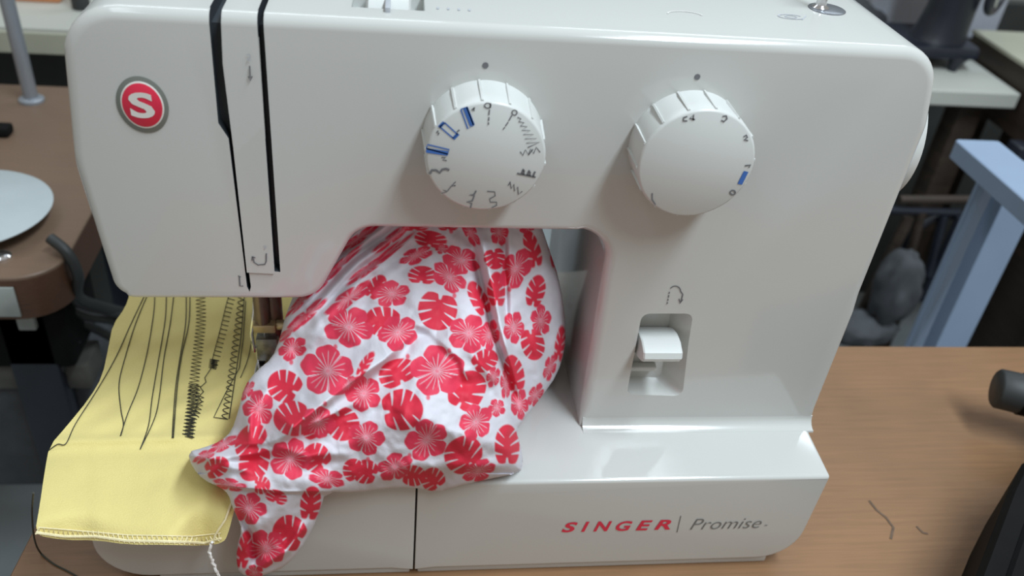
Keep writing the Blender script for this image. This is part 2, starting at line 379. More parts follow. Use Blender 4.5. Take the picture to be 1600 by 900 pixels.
MK([[(671, 272), (675, 266), (681, 266), (687, 270), (691, 265), (697, 264), (702, 266)]], wd=0.0011)
def frame(a, bq, c, d_): return [[a, bq, c, d_, a]]
MK(frame((720, 171), (729, 167), (740, 196), (731, 201)), 'blue_ink', 0.0006)
MK([[(727, 168), (738, 196)]], 'blue_ink', 0.0021)
MK(frame((687, 198), (695, 192), (715, 210), (708, 216)), 'blue_ink', 0.0006)
MK([[(686, 199), (694, 191)], [(708, 217), (716, 209)]], 'blue_ink', 0.0014)
MK(frame((666, 232), (668, 226), (702, 234), (700, 241)), 'blue_ink', 0.0006)
MK([[(666, 235), (700, 240)]], 'blue_ink', 0.0021)
MK([[(742, 168), (737, 172), (741, 173), (740, 169)], [(685, 204), (682, 207), (686, 208), (684, 211)], [(718, 203), (714, 206)], [(690, 246), (696, 246), (692, 250), (698, 251)]], 'grey_ink', 0.0006)
ML = lambda st, mat='grey_ink', wd=K: ink('scale_mark', st, YD, wd, mat, d2)
ML([[(1074, 182), (1068, 184), (1068, 189), (1074, 189)], [(1083, 188), (1084, 179), (1078, 185), (1086, 187)]], wd=0.0007)
ML([[(1129, 182), (1135, 181), (1136, 186), (1131, 190), (1127, 188)]], wd=0.0007)
ML([[(1162, 214), (1166, 211), (1168, 215), (1163, 218), (1169, 220)]], wd=0.0007)
ML([[(1164, 259), (1173, 258), (1170, 262)]], wd=0.0007)
ML([[(1166, 268), (1156, 288)]], 'blue_ink', 0.0022)
ML([[(1145 + 4 * math.cos(a), 301 + 3.5 * math.sin(a)) for a in np.linspace(0, 6.3, 12)]], wd=0.0007)
ML([[(1019, 302), (1019, 312), (1024, 320)]], wd=0.0006)

# reverse lever and its symbol
lv = MB()
q = lambda p, y: fy(p, y)
L0 = [q(p, 0.0115) for p in [(1003, 512), (1060, 512), (1060, 540), (1003, 540)]]
prof = [(0.012, 0.117), (0.004, 0.1195), (-0.0035, 0.1195), (-0.0100, 0.1170), (-0.0112, 0.1140), (-0.0090, 0.1105), (-0.002, 0.1075), (0.012, 0.1035)]
zc = fy((1045, 520))[2]; off = zc - 0.1225
xa, xb = fy((1003, 530), 0.0)[0] - 0.001, fy((1062, 530), 0.0)[0] - 0.0005
rings = []
for x, k in ((xa, 0.93), (xa + 0.0007, 1.0), (xb - 0.0007, 1.0), (xb, 0.93)):
    rings.append([(x, y if y > 0.005 else y * k, 0.113 + off + (z - 0.113) * k) for y, z in prof])
lv.loft(rings).build('reverse_lever', 'plastic2', sm, angle=30)
MB().box((xa - 0.004, 0.0075, 0.0895 + off), (xb - 0.005, 0.012, 0.0925 + off), 0.0006).build('lever_stop', 'plastic2', sm)
arc = [(1055 + 8.5 * math.cos(a) , 455 - 8 * math.sin(a)) for a in np.linspace(math.pi, 0, 12)]
ink('reverse_symbol', [arc[2:] + [(1067, 460), (1064, 472)], [(1061, 467), (1063, 474), (1067, 468)], [(1046, 456), (1045.5, 459)], [(1045, 461), (1044.5, 465)], [(1044, 467), (1043.5, 470)], [(1043, 472), (1042.5, 475)]], -0.0003, 0.0006, 'grey_ink', sm)

# base and accessory tray
XS = -0.0446
base_pts = [(XS + 0.0005, ZB, 0), (0.1788, ZB, 0.002), (0.1760, 0.006, 0.024), (XS + 0.0005, 0.006, 0)]
bq = resample(roundpoly(base_pts, 7), 0.012)
bs = slab(bq, YF, 0.155, [0.0004 if x < XS + 0.002 else 0.0022 for x, z in bq], 5)
bs.v = [(x + (0.0052 * min(1.0, max(0.0, (y - YF - 0.003) / 0.045)) if x > 0.12 else 0.0), y, z) for x, y, z in bs.v]     # the end flares out towards the column
bs.build('base', 'plastic', sm, angle=35)
cove = lambda x: [(x, 0.002, ZB - 0.002), (x, -0.0062, ZB - 0.001)] + [(x, -0.006 + 0.006 * math.sin(t), ZB + 0.0061 - 0.006 * math.cos(t)) for t in np.linspace(0, math.pi / 2, 8)] + [(x, 0.002, ZB + 0.0062)]
MB().loft([cove(0.0475), cove(0.1822)]).build('cove', 'plastic', sm, angle=50)
MB().box((XS + 0.002, YF + 0.0025, 0.0), (0.1615, 0.12, 0.0065), 0.001).build('base_plate', 'plastic', sm)
tray_pts = [(-0.2085, ZB, 0.006), (XS - 0.0005, ZB, 0), (XS - 0.0005, 0.006, 0), (-0.2085, 0.006, 0.026)]
tq = resample(roundpoly(tray_pts, 8), 0.012)
slab(tq, YF, 0.115, [0.0004 if x > XS - 0.002 else 0.0025 for x, z in tq], 5).build('accessory_tray', 'plastic', sm, angle=35)
MB().box((-0.18, YF + 0.0025, 0.0), (XS - 0.002, 0.10, 0.0065), 0.001).build('tray_foot', 'plastic', sm)
MB().box((XS - 0.004, YF + 0.004, 0.007), (XS + 0.004, 0.10, ZB - 0.002)).build('seam_liner', 'dark', sm)
YL = YF - 0.0003
for ch, x0, x1, yb in (('S', 877, 900, 832), ('I', 908, 918, 831), ('N', 927, 953, 830.5), ('G', 961, 985, 830), ('E', 993, 1016, 829), ('R', 1022, 1047, 828)):
    a = fy((x0, yb), YL); c = fy((x1, yb), YL)
    text_mesh(ch, a[0], c[0], a[2], a[2] + 0.0082, YL, 0.22, 0.028, 'brand_letter', 'red_ink', sm)
a = fy((1078, 828), YL); c = fy((1194, 807), YL)
text_mesh('Promise', a[0], c[0], a[2], a[2] + 0.0090, YL, 0.25, -0.012, 'model_lettering', 'mid_ink', sm, 0.004)
ink('lettering_bar', [[(1064, 806), (1058, 832)]], YL, 0.00045, 'mid_ink', sm)
ink('lettering_mark', [[(1195, 821), (1199, 821)]], YL, 0.0006, 'mid_ink', sm)

# hand wheel, spool pin, tension wheel, small print on top
hw = MB().lathe((0.178, 0.0595, 0.2335), (1, 0, 0), [(0.034, 0.0), (0.036, 0.004), (0.0380, 0.008), (0.0385, 0.012), (0.0385, 0.0215), (0.037, 0.0240), (0.032, 0.0250), (0.020, 0.0255)], 64).build('hand_wheel', 'plastic2', sm)
sp = fz((1281, 14), ZT)
MB().lathe((sp[0], sp[1], ZT), (0, 0, 1), [(0.0042, -0.001), (0.0042, 0.001), (0.0026, 0.0022), (0.0024, 0.004), (0.0024, 0.045), (0.0018, 0.047)], 24).build('spool_pin', 'chrome', sm)
MB().lathe((sp[0] + 0.0035, sp[1], ZT), (0, 0, 1), [(0.0088, -0.0005), (0.0088, 0.0003), (0.0082, 0.0006)], 32).build('spool_disc', 'shaded_steel', sm)
twc = (tw[0] + tw[1]) / 2
thw = MB().lathe((twc[0] - 0.0065, 0.0285, ZT - 0.0135), (1, 0, 0), [(0.0150, 0), (0.0165, 0.0012), (0.0165, 0.0118), (0.0150, 0.013)], 64)
thw = MB().lathe((twc[0] - 0.0095, 0.0290, ZT - 0.0115), (1, 0, 0), [(0.0120, 0), (0.0135, 0.0012), (0.0135, 0.0178), (0.0120, 0.019)], 64).build('tension_wheel', 'plastic2', sm)
tk = fz((606, 8), ZT + 0.0015)
MB().box((tk[0] - 0.0011, tk[1] - 0.005, ZT - 0.002), (tk[0] + 0.0011, tk[1] + 0.008, ZT + 0.0021), 0.0003).build('tension_mark', 'pale_ink', thw)
mb = MB()
for k in range(4):
    a = fz((684 + 16.5 * k, 14 + 1.0 * k), ZT + 0.0002); mb.ribbon([a, a + (0.0002, 0.0026, 0)], 0.0011, (0, 0, 1))
link('tension_print', mb.me('p', False), 'pale_ink', sm, smooth=False)
mb = MB(); ce = fz((1236, 26), ZT + 0.0002)
mb.ribbon([ce + (0.006 * math.cos(t), 0.0032 * math.sin(t), 0) for t in np.linspace(0.5, 5.6, 16)], 0.0007, (0, 0, 1))
mb.ribbon([ce + (0.0028 * math.cos(t), 0.0016 * math.sin(t), 0) for t in np.linspace(0, 6.3, 12)], 0.0006, (0, 0, 1))
mb.ribbon([ce + (0.004, -0.0035, 0), ce + (0.0085, 0.003, 0)], 0.0006, (0, 0, 1))
link('bobbin_winder_print', mb.me('p', False), 'pale_ink', sm, smooth=False)
ce = fz((1070, 22), ZT + 0.0002)
ar = MB(); ar.ribbon([ce + (0.008 * math.cos(t), 0.005 * math.sin(t) - 0.001, 0) for t in np.linspace(0.1, 3.0, 16)], 0.0008, (0, 0, 1))
link('bobbin_arc_print', ar.me('p', False), 'white_ink', sm, smooth=False)

# needle bar, clamp, presser foot
nx = fy((414, 500), 0.045)[0]; NY = 0.050
MB().tube([(nx + 0.0030, NY + 0.006, 0.0950), (nx + 0.0030, NY + 0.006, 0.170)], 0.0052, 20).build('presser_bar', 'steel', sm)
MB().tube([(nx - 0.0022, NY, 0.1070), (nx - 0.0022, NY, 0.170)], 0.0042, 20).build('needle_bar', 'steel', sm)
MB().box((nx - 0.0070, NY - 0.0045, 0.1030), (nx + 0.0050, NY + 0.0035, 0.1085), 0.0008).build('needle_clamp', 'brass', sm)
MB().lathe((nx + 0.005, NY, 0.1058), (1, 0, 0), [(0.0026, 0), (0.0030, 0.0005), (0.0030, 0.005), (0.0024, 0.0056)], 20).build('clamp_screw', 'brass', sm)
MB().tube([(nx - 0.0018, NY, 0.106), (nx - 0.0018, NY, 0.082), (nx - 0.0018, NY, 0.0775)], [0.0006, 0.0005, 0.0001], 8).build('needle', 'chrome', sm)
ft = MB()
ft.box((nx - 0.0078, NY - 0.012, 0.0772), (nx - 0.0026, NY + 0.012, 0.0792), 0.0005)
ft.box((nx + 0.0008, NY - 0.012, 0.0772), (nx + 0.0064, NY + 0.012, 0.0792), 0.0005)
ft.box((nx - 0.0078, NY + 0.003, 0.0790), (nx + 0.0064, NY + 0.012, 0.0812), 0.0005)
for x in (nx - 0.0076, nx + 0.0046): ft.box((x, NY - 0.002, 0.079), (x + 0.0016, NY + 0.006, 0.0905), 0.0004)
pf = ft.build('presser_foot', 'chrome', sm)
MB().box((nx - 0.0066, NY - 0.003, 0.0815), (nx + 0.0056, NY + 0.009, 0.0975), 0.001).build('foot_shank', 'foot_steel', pf)
MB().tube([(nx - 0.0080, NY - 0.002, 0.088), (nx - 0.0088, NY - 0.001, 0.100), (nx - 0.0066, NY + 0.003, 0.114), (nx - 0.006, NY + 0.006, 0.128)], 0.0011, 8).build('foot_lifter', 'chrome', pf)

# ------------------------------------------------------------------ fabrics
def tps(P, V):
    P = np.array(P, float) / 100; V = np.array(V, float); n = len(P)
    U = lambda r2: np.where(r2 > 1e-12, 0.5 * r2 * np.log(np.maximum(r2, 1e-12)), 0)
    d2 = ((P[:, None] - P[None]) ** 2).sum(-1); Q = np.hstack([np.ones((n, 1)), P])
    A = np.zeros((n + 3, n + 3)); A[:n, :n] = U(d2) + 1e-3 * np.eye(n); A[:n, n:] = Q; A[n:, :n] = Q.T
    s = np.linalg.solve(A, np.concatenate([V, np.zeros(3)]))
    def f(X, Y):
        x = X / 100; y = Y / 100; o = s[n] + s[n + 1] * x + s[n + 2] * y
        for i in range(n): o = o + s[i] * U((x - P[i, 0]) ** 2 + (y - P[i, 1]) ** 2)
        return o
    return f
def rays(X, Y):
    d = np.stack([(X - 800) / FPX, (Y - 450) / FPX, np.ones_like(X)], -1); return d @ MW
def at_y(X, Y, y):
    d = rays(X, Y); t = (y - CAM[1]) / d[..., 1]; return CAM + d * t[..., None]
def y_at_z(X, Y, z):
    d = rays(X, Y); t = (z - CAM[2]) / d[..., 2]; return CAM[1] + d[..., 1] * t
def chaikin(P, closed=True, it=1):
    P = np.array(P, float)
    for _ in range(it):
        Q = np.roll(P, -1, 0); P = np.stack([P * 0.75 + Q * 0.25, P * 0.25 + Q * 0.75], 1).reshape(-1, 2)
    return P
def inside(X, Y, P):
    r = np.zeros(X.shape, bool); n = len(P)
    for i in range(n):
        x0, y0 = P[i]; x1, y1 = P[(i + 1) % n]
        if y0 == y1: continue
        c = ((y0 > Y) != (y1 > Y)) & (X < (x1 - x0) * (Y - y0) / (y1 - y0) + x0); r ^= c
    return r
def near(X, Y, P, closed=True):
    best = np.full(X.shape, 1e9); bx = np.zeros(X.shape); by = np.zeros(X.shape); n = len(P)
    for i in range(n if closed else n - 1):
        a = P[i]; d = P[(i + 1) % n] - a; L = d @ d + 1e-12
        t = np.clip(((X - a[0]) * d[0] + (Y - a[1]) * d[1]) / L, 0, 1); px = a[0] + t * d[0]; py = a[1] + t * d[1]
        q = (X - px) ** 2 + (Y - py) ** 2; m = q < best; best = np.where(m, q, best); bx = np.where(m, px, bx); by = np.where(m, py, by)
    return np.sqrt(best), bx, by
def side(X, Y, P):
    """signed distance to an open polyline, + on the right hand (below when drawn left to right)"""
    best = np.full(X.shape, 1e9); sg = np.zeros(X.shape); tt = np.zeros(X.shape); n = len(P)
    for i in range(n - 1):
        a = np.array(P[i], float); d = np.array(P[i + 1], float) - a; L = d @ d
        u = ((X - a[0]) * d[0] + (Y - a[1]) * d[1]) / L; t = np.clip(u, 0, 1); px = a[0] + t * d[0]; py = a[1] + t * d[1]
        q = (X - px) ** 2 + (Y - py) ** 2; s = d[0] * (Y - a[1]) - d[1] * (X - a[0]); m = q < best
        best = np.where(m, q, best); sg = np.where(m, np.sign(s), sg); tt = np.where(m, (i + t) / (n - 1), tt)
    return np.sqrt(best) * sg, tt
def sheet_mesh(name, outline, step, yfront, yback, colour=None):
    P = np.array(outline, float); lo = P.min(0) - step; hi = P.max(0) + step
    nx_ = int((hi[0] - lo[0]) / step) + 1; ny_ = int((hi[1] - lo[1]) / step) + 1
    X, Y = np.meshgrid(lo[0] + step * np.arange(nx_), lo[1] + step * np.arange(ny_))
    ins = inside(X, Y, P); quad = ins[:-1, :-1] & ins[1:, :-1] & ins[:-1, 1:] & ins[1:, 1:]
    used = np.zeros_like(ins); used[:-1, :-1] |= quad; used[1:, :-1] |= quad; used[:-1, 1:] |= quad; used[1:, 1:] |= quad
    full = np.zeros_like(ins); full[1:-1, 1:-1] = quad[:-1, :-1] & quad[1:, :-1] & quad[:-1, 1:] & quad[1:, 1:]
    bnd = used & ~full
    d, bx, by = near(X, Y, P)
    X = np.where(bnd, bx, X); Y = np.where(bnd, by, Y); d = np.where(bnd, 0, d)
    idx = -np.ones(ins.shape, int); idx[used] = np.arange(used.sum()); n = used.sum()
    x = X[used]; y = Y[used]; dd = d[used]; bb = bnd[used]
    yf = yfront(x, y, dd); vf = at_y(x, y, yf); yb = yback(x, y, dd, yf); vb = at_y(x, y, yb)
    bi = np.where(bb, np.arange(n), 0); mi = np.zeros(n, int); mi[~bb] = n + np.arange((~bb).sum()); mi[bb] = np.arange(n)[bb]
    verts = np.concatenate([vf, vb[~bb]])
    f = np.stack([idx[:-1, :-1][quad], idx[1:, :-1][quad], idx[1:, 1:][quad], idx[:-1, 1:][quad]], 1)
    fb = mi[f][:, ::-1]; allf = np.concatenate([f, fb]); 
    same = (np.sort(f, 1) == np.sort(fb, 1)).all(1); allf = np.concatenate([f, fb[~same]])
    me = bpy.data.meshes.new(name); me.vertices.add(len(verts)); me.vertices.foreach_set('co', verts.ravel())
    nf = len(allf); me.loops.add(nf * 4); me.loops.foreach_set('vertex_index', allf.astype(np.int32).ravel())
    me.polygons.add(nf); me.polygons.foreach_set('loop_start', np.arange(nf, dtype=np.int32) * 4)
    me.polygons.foreach_set('use_smooth', np.ones(nf, bool)); me.update(calc_edges=True); me.validate()
    if colour is not None:
        cf = colour(x, y); cc = np.concatenate([cf, cf[~bb]]); at = me.color_attributes.new('print', 'FLOAT_COLOR', 'POINT')
        at.data.foreach_set('color', np.concatenate([cc, np.ones((len(cc), 1))], 1).astype(np.float32).ravel())
    return me
def hsh(x, y, sc_, seed):
    """smooth value noise"""
    r = np.random.default_rng(seed); G = r.random((64, 64)); u = x / sc_; v = y / sc_; i = np.floor(u).astype(int); j = np.floor(v).astype(int); a = u - i; b_ = v - j
    a = a * a * (3 - 2 * a); b_ = b_ * b_ * (3 - 2 * b_); g = lambda p, q_: G[p % 64, q_ % 64]
    return (g(i, j) * (1 - a) + g(i + 1, j) * a) * (1 - b_) + (g(i, j + 1) * (1 - a) + g(i + 1, j + 1) * a) * b_ - 0.5
def smax(a, b_, k): return 0.5 * (a + b_ + np.sqrt((a - b_) ** 2 + k * k))
def smin(a, b_, k): return 0.5 * (a + b_ - np.sqrt((a - b_) ** 2 + k * k))

# --- yellow practice cloth
ypoly = [(200, 440), (203, 458), (196, 480), (176, 508), (170, 540), (160, 588), (140, 622), (105, 665), (77, 697), (70, 735), (62, 790), (54, 836), (100, 844), (150, 844), (200, 851), (260, 851), (320, 853), (350, 848),
         (357, 832), (364, 805), (372, 775), (420, 720), (470, 640), (500, 440), (480, 420), (230, 420)]
YP = chaikin(ypoly, it=1)
def yel_y(x, y):
    ztop = ZB + 0.0012
    top = y_at_z(x, y, ztop)
    dn = np.clip((y - 735) / 115, 0, 1.2)
    front = YF - 0.0030 - 0.024 * dn ** 0.8 + 0.0046 * np.sin((x - 40) / 44.0) * dn + 0.007 * np.exp(-((x - 315) / 26.0) ** 2) * dn
    s = smax(top, front, 0.003) - 0.0030 * np.exp(-((top - front + 0.006) / 0.020) ** 2)   # lies on the bed, then rolls over the front edge
    s = s - 0.0016 - 0.0016 * np.exp(-((y - 692 + 0.03 * x) / 7.0) ** 2) + 0.0012 * np.exp(-((y - 712 + 0.03 * x) / 11.0) ** 2)   # pressed fold line
    rip = np.sin((x * 0.55 + y * 1.0) / 6.2 + 2.2 * hsh(x, y, 60, 9)) * np.clip((700 - y) / 60, 0, 1) * np.clip((y - 470) / 60, 0, 1)
    s = s - 0.0007 * rip - 0.0030 * hsh(x, y, 70, 5) - 0.0006 * hsh(x, y, 22, 15)
    # outer left strip curls down off the bed
    L, _ = side(x, y, [(205, 440), (190, 520), (165, 600), (90, 700), (60, 840)])
    return s
yme = sheet_mesh('cloth', YP, 3.0, lambda x, y, d: yel_y(x, y), lambda x, y, d, yf: yf + 0.0009)
yc = empty('yellow_cloth', (-0.17, 0.0, ZB), 'yellow practice cloth with black stitch lines, draped under the presser foot', 'fabric')
link('cloth', yme, 'yellow', yc, angle=80)
def on_yel(pts, lift=0.0007, wob=0.0):
    P = np.array(pts, float); out = [P[0]]
    for a, c in zip(P[:-1], P[1:]):
        k = max(1, int(np.linalg.norm(c - a) / 9))
        for j in range(1, k + 1): out.append(a + (c - a) * j / k)
    P = np.array(out); P = P + wob * rng.normal(size=P.shape)
    return at_y(P[:, 0], P[:, 1], yel_y(P[:, 0], P[:, 1]) - lift)
def curve(pts, n=6):
    P = [np.array(p, float) for p in pts]; out = []
    for i in range(len(P) - 1):
        p0, p1, p2, p3 = P[max(i - 1, 0)], P[i], P[i + 1], P[min(i + 2, len(P) - 1)]
        for k in range(n):
            t = k / n; out.append(0.5 * (2 * p1 + (p2 - p0) * t + (2 * p0 - 5 * p1 + 4 * p2 - p3) * t * t + (3 * p1 - p0 - 3 * p2 + p3) * t ** 3))
    return out + [P[-1]]
def stitch(pts, r=0.00027, smooth_=True, mat='thread', name='stitch_line', wob=0.0):
    p = curve(pts, 6) if smooth_ else pts
    MB().tube(on_yel(p, 0.0006, wob), r, 5).build(name, mat, yc)
stitch([(228, 457), (205, 505), (180, 560), (150, 612), (118, 662), (103, 693), (90, 694), (77, 703)])
stitch([(232, 457), (212, 505), (195, 560), (186, 600), (189, 640), (193, 662), (189, 680)])
stitch([(242, 457), (240, 490), (230, 550), (216, 605), (200, 645), (188, 681)])
stitch([(260, 457), (258, 500), (248, 560), (238, 620), (232, 665), (219, 702)])
stitch([(272, 457), (266, 505), (256, 560), (249, 620), (241, 655), (220, 700)])
stitch([(291, 457), (290, 505), (281, 560), (274, 610), (269, 684)])
stitch([(297, 457), (295, 505), (284, 555), (277, 605), (271, 684)])
c1 = [(313, 457), (314, 500), (310, 540), (304, 590), (300, 640), (294, 682)]
def along(cv, n):
    C_ = np.array(curve(cv, 12)); L = np.concatenate([[0], np.cumsum(np.linalg.norm(np.diff(C_, axis=0), axis=1))]); s = np.linspace(0, L[-1], n)
    p = np.stack([np.interp(s, L, C_[:, 0]), np.interp(s, L, C_[:, 1])], 1); t = np.gradient(p, axis=0); t /= np.linalg.norm(t, axis=1)[:, None]; return p, np.stack([-t[:, 1], t[:, 0]], 1)
def zigzag(cv, n, amp, r=0.00025):
    p, nn = along(cv, n); sg = np.where(np.arange(n) % 2 == 0, 1, -1)[:, None]; stitch((p + nn * sg * amp).tolist(), r, False)
zigzag(c1, 78, 7.5); zigzag([(304, 600), (300, 640), (294, 682)], 30, 9.5)
zigzag([(298, 655), (295, 684)], 22, 6)
def comb(cv, n, ln, r=0.00025, back=True):
    p, nn = along(cv, n); st = []
    for a, b_ in zip(p, nn): st += [a, a + b_ * ln, a + b_ * ln * 0.05] if back else [a]
    stitch([tuple(q_) for q_ in st], r, False)
comb([(358, 459), (352, 480), (345, 510), (337, 540), (330, 568)], 17, -11)
zigzag([(334, 562), (332, 576)], 16, 6)
stitch([(330, 575), (320, 590), (322, 597), (313, 605), (318, 612), (310, 620), (316, 628), (307, 633)], 0.00026, False)
zigzag([(314, 618), (312, 632), (306, 650)], 12, 5)
def scallop(cv, n, w_):
    p, nn = along(cv, n * 6 + 1); st = []
    for i in range(len(p)):
        ph = (i % 6) / 6; st.append(p[i] + nn[i] * w_ * math.sin(math.pi * ph) * (1 if True else 0))
    stitch([tuple(q_) for q_ in st], 0.00025, False)
scallop([(383, 460), (378, 500), (372, 545), (366, 590), (356, 655)], 22, 10)
stitch([(382, 458), (377, 520), (372, 560), (358, 654)])
stitch([(384, 470), (380, 530), (374, 575), (352, 615), (334, 652), (356, 655)], 0.00024, False)
stitch([(398, 505), (392, 540), (386, 565), (376, 590)], 0.00024)
# overlocked hem, cream loops
hemline = [(56, 832), (100, 838), (150, 838), (200, 845), (260, 846), (320, 848), (345, 841)]
zigzag_p, zn = along(hemline, 76)
MB().tube(on_yel(hemline, 0.0004), 0.0007, 6).build('hem_edge', 'hem', yc)
st = [tuple(p + n_ * (-8 if k % 2 else 3)) for k, (p, n_) in enumerate(zip(zigzag_p, zn))]
MB().tube(on_yel(st, 0.0005), 0.00036, 5).build('overlock_stitch', 'hem', yc)
MB().tube(on_yel([(60, 824), (120, 829), (200, 836), (300, 838), (345, 833)], 0.0004), 0.0003, 5).build('overlock_stitch', 'hem', yc)
MB().tube(on_yel([(362, 785), (352, 812), (338, 833), (331, 850)], 0.0006), 0.0006, 5).build('overlock_stitch', 'hem', yc)
p, nn = along([(331, 848), (327, 862), (332, 876), (339, 893), (343, 906)], 26)
tp_ = [fy(q_, YF - 0.030) + np.array([0, 0, 0]) for q_ in p]
for q_ in tp_: q_[2] = max(q_[2], 0.0012)
MB().tube([q_ + rng.normal(size=3) * 0.0003 for q_ in tp_], 0.0007, 6).build('thread_tail', 'wthread', yc)
lt = curve([(52, 770), (50, 800), (53, 838), (62, 862), (82, 880), (105, 892), (130, 906)], 8)
L_ = []
for k, p in enumerate(lt):
    t = k / (len(lt) - 1)
    q_ = fz(p, 0.0008) if p[1] > 862 else None
    L_.append(q_)
k0 = next(i for i, q_ in enumerate(L_) if q_ is not None)
for i in range(k0):
    t = i / k0; yy = (YF - 0.030) * (1 - t) + L_[k0][1] * t; L_[i] = fy(lt[i], yy)
setp(MB().tube(L_, 0.00045, 6).build('loose_thread', 'thread'), 'thin black loose thread trailing from the yellow cloth corner onto the table', 'thread')

# --- red and white floral fabric
hpoly = [(455, 440), (460, 458), (447, 490), (437, 530), (425, 560), (400, 580), (381, 605), (373, 640), (362, 674), (345, 689), (320, 699), (293, 706), (300, 730), (318, 750), (345, 762), (357, 772), (363, 792), (371, 808),
         (378, 828), (371, 850), (369, 875), (374, 897), (400, 903), (424, 894), (446, 885), (467, 862), (487, 830), (499, 800), (509, 768), (560, 769), (600, 763), (640, 761), (686, 769), (702, 763), (760, 749), (813, 739), (818, 722),
         (813, 692), (806, 674), (822, 651), (846, 620), (871, 585), (883, 545), (884, 510), (880, 470), (872, 430), (860, 395), (850, 365), (843, 345), (838, 308), (700, 300), (565, 306), (505, 395)]
HP = chaikin(hpoly, it=1)
ctl = [(480, 455, 24), (455, 440, 30), (520, 405, 26), (560, 350, 28), (565, 308, 32), (650, 340, 24), (760, 338, 22), (838, 310, 30), (855, 345, 30),
       (447, 490, 14), (437, 530, 4), (410, 575, -18), (378, 620, -34), (362, 675, -44), (320, 702, -54), (296, 706, -56), (330, 752, -62),
       (370, 765, -74), (440, 760, -72), (505, 762, -66), (600, 760, -55), (690, 764, -52), (812, 735, -44), (808, 680, -38),
       (845, 620, -2), (880, 555, 14), (882, 490, 24), (868, 420, 30), (560, 440, 10), (500, 500, 0), (600, 400, 17), (520, 580, -32), (440, 640, -46), (460, 710, -62),
       (620, 480, -5), (620, 560, -30), (620, 650, -56), (620, 720, -63), (700, 420, 9), (740, 480, -6), (720, 560, -32), (730, 650, -55), (740, 720, -56), (780, 560, -20), (830, 520, 2), (790, 440, 8), (790, 380, 18),
       (440, 820, -74), (390, 800, -76), (395, 890, -72), (480, 800, -70), (430, 880, -72), (372, 850, -73)]
hT = tps([c[:2] for c in ctl], [c[2] * 0.001 for c in ctl])
def gauss(d, w_): return np.exp(-(d / w_) ** 2)
def ends(t): return np.clip(t / 0.18, 0, 1) * np.clip((1 - t) / 0.18, 0, 1)
folds = [  # polyline, lift (mm, + towards the viewer), width above, width below
    ([(425, 700), (470, 655), (540, 602), (600, 560), (660, 505)], 7.0, 34, 9),
    ([(352, 695), (420, 690), (500, 655), (560, 625)], 4.0, 22, 8),
    ([(300, 715), (350, 715), (410, 705), (460, 700)], 3.5, 10, 9),
    ([(318, 745), (345, 728), (400, 735)], 2.5, 9, 9),
    ([(420, 690), (480, 712), (560, 705)], 2.6, 14, 10),
    ([(735, 360), (752, 440), (768, 510), (795, 590), (812, 660)], -4.0, 7, 9),
    ([(748, 350), (768, 440), (786, 520), (808, 610)], 3.6, 8, 9),
    ([(787, 350), (790, 430), (791, 520)], -2.6, 5, 8),
    ([(815, 672), (780, 600), (735, 545), (690, 510)], 3.4, 13, 8),
    ([(812, 700), (740, 690), (660, 650), (600, 640)], 2.4, 20, 16),
    ([(700, 520), (650, 520), (600, 545)], -2.5, 14, 14),
    ([(640, 500), (670, 515), (720, 560), (735, 600)], 2.2, 14, 8),
    ([(560, 760), (640, 728), (740, 728), (810, 725)], 2.4, 14, 9),
    ([(440, 560), (500, 545), (580, 545)], -2.0, 14, 12),
    ([(372, 800), (395, 838), (400, 885)], -4.0, 6, 7),
    ([(400, 890), (450, 860), (485, 810)], 3.0, 9, 6),
    ([(390, 690), (392, 640), (430, 590)], 2.4, 10, 8),
    ([(852, 640), (840, 560), (836, 470)], 2.2, 10, 9)]
def flo_y(x, y, d):
    s = hT(x, y)
    for P, a, wa, wb in folds:
        q_, t = side(x, y, P); s = s - a * 0.0016 * np.where(q_ < 0, gauss(q_, wa), gauss(q_, wb)) * ends(t)
    # stretched ripples running up under the arm
    u = (x - 480) * 0.66 + (y - 480) * 0.75; v = (x - 480) * 0.75 - (y - 480) * 0.66
    msk = np.exp(-((u + 8) / 42.0) ** 2) * np.clip((v + 40) / 50, 0, 1) * np.clip((235 - v) / 60, 0, 1)
    s = s - 0.0022 * np.sin(u / 3.4 + 3 * hsh(v, u, 90, 3)) * msk
    # the heap lies over the tail hanging in front
    q_, t = side(x, y, [(340, 758), (380, 762), (440, 768), (515, 768)])
    s = s + 0.006 * np.clip(q_ / 5, 0, 1) * np.where((x < 520) & (x > 335), 1, 0)
    s = s - 0.0055 * hsh(x, y, 55, 1) - 0.0028 * hsh(x + y, x - y, 30, 2) - 0.0006 * hsh(x, y, 9, 7)
    roll = np.where(y > 740, 0.004, 0.009)
    k = 1 - np.minimum(d / 20.0, 1); s = s + roll * (1 - np.sqrt(np.maximum(0, 1 - k * k)))
    # stay under the arm of the machine and off the table
    arm = np.clip((y - 352) / 80, 0, 1)
    s = np.where(y < 470, smax(s, 0.010 - 0.05 * arm - 0.0 * x, 0.002), s)
    s = np.minimum(s, y_at_z(x, y, 0.0015))
    return s
def flo_back(x, y, d, yf):
    k = 1 - np.minimum(d / 60.0, 1); yb = yf + 0.001 + 0.075 * np.sqrt(np.maximum(0, 1 - k * k))
    ytop = y_at_z(x, y, ZB + 0.0035); lim = np.maximum(ytop, YF - 0.008)
    yb = np.minimum(yb, lim); yb = np.minimum(yb, y_at_z(x, y, 0.0012))
    return np.maximum(yb, yf + 0.0004)
H, Lf = 'h', 'm'
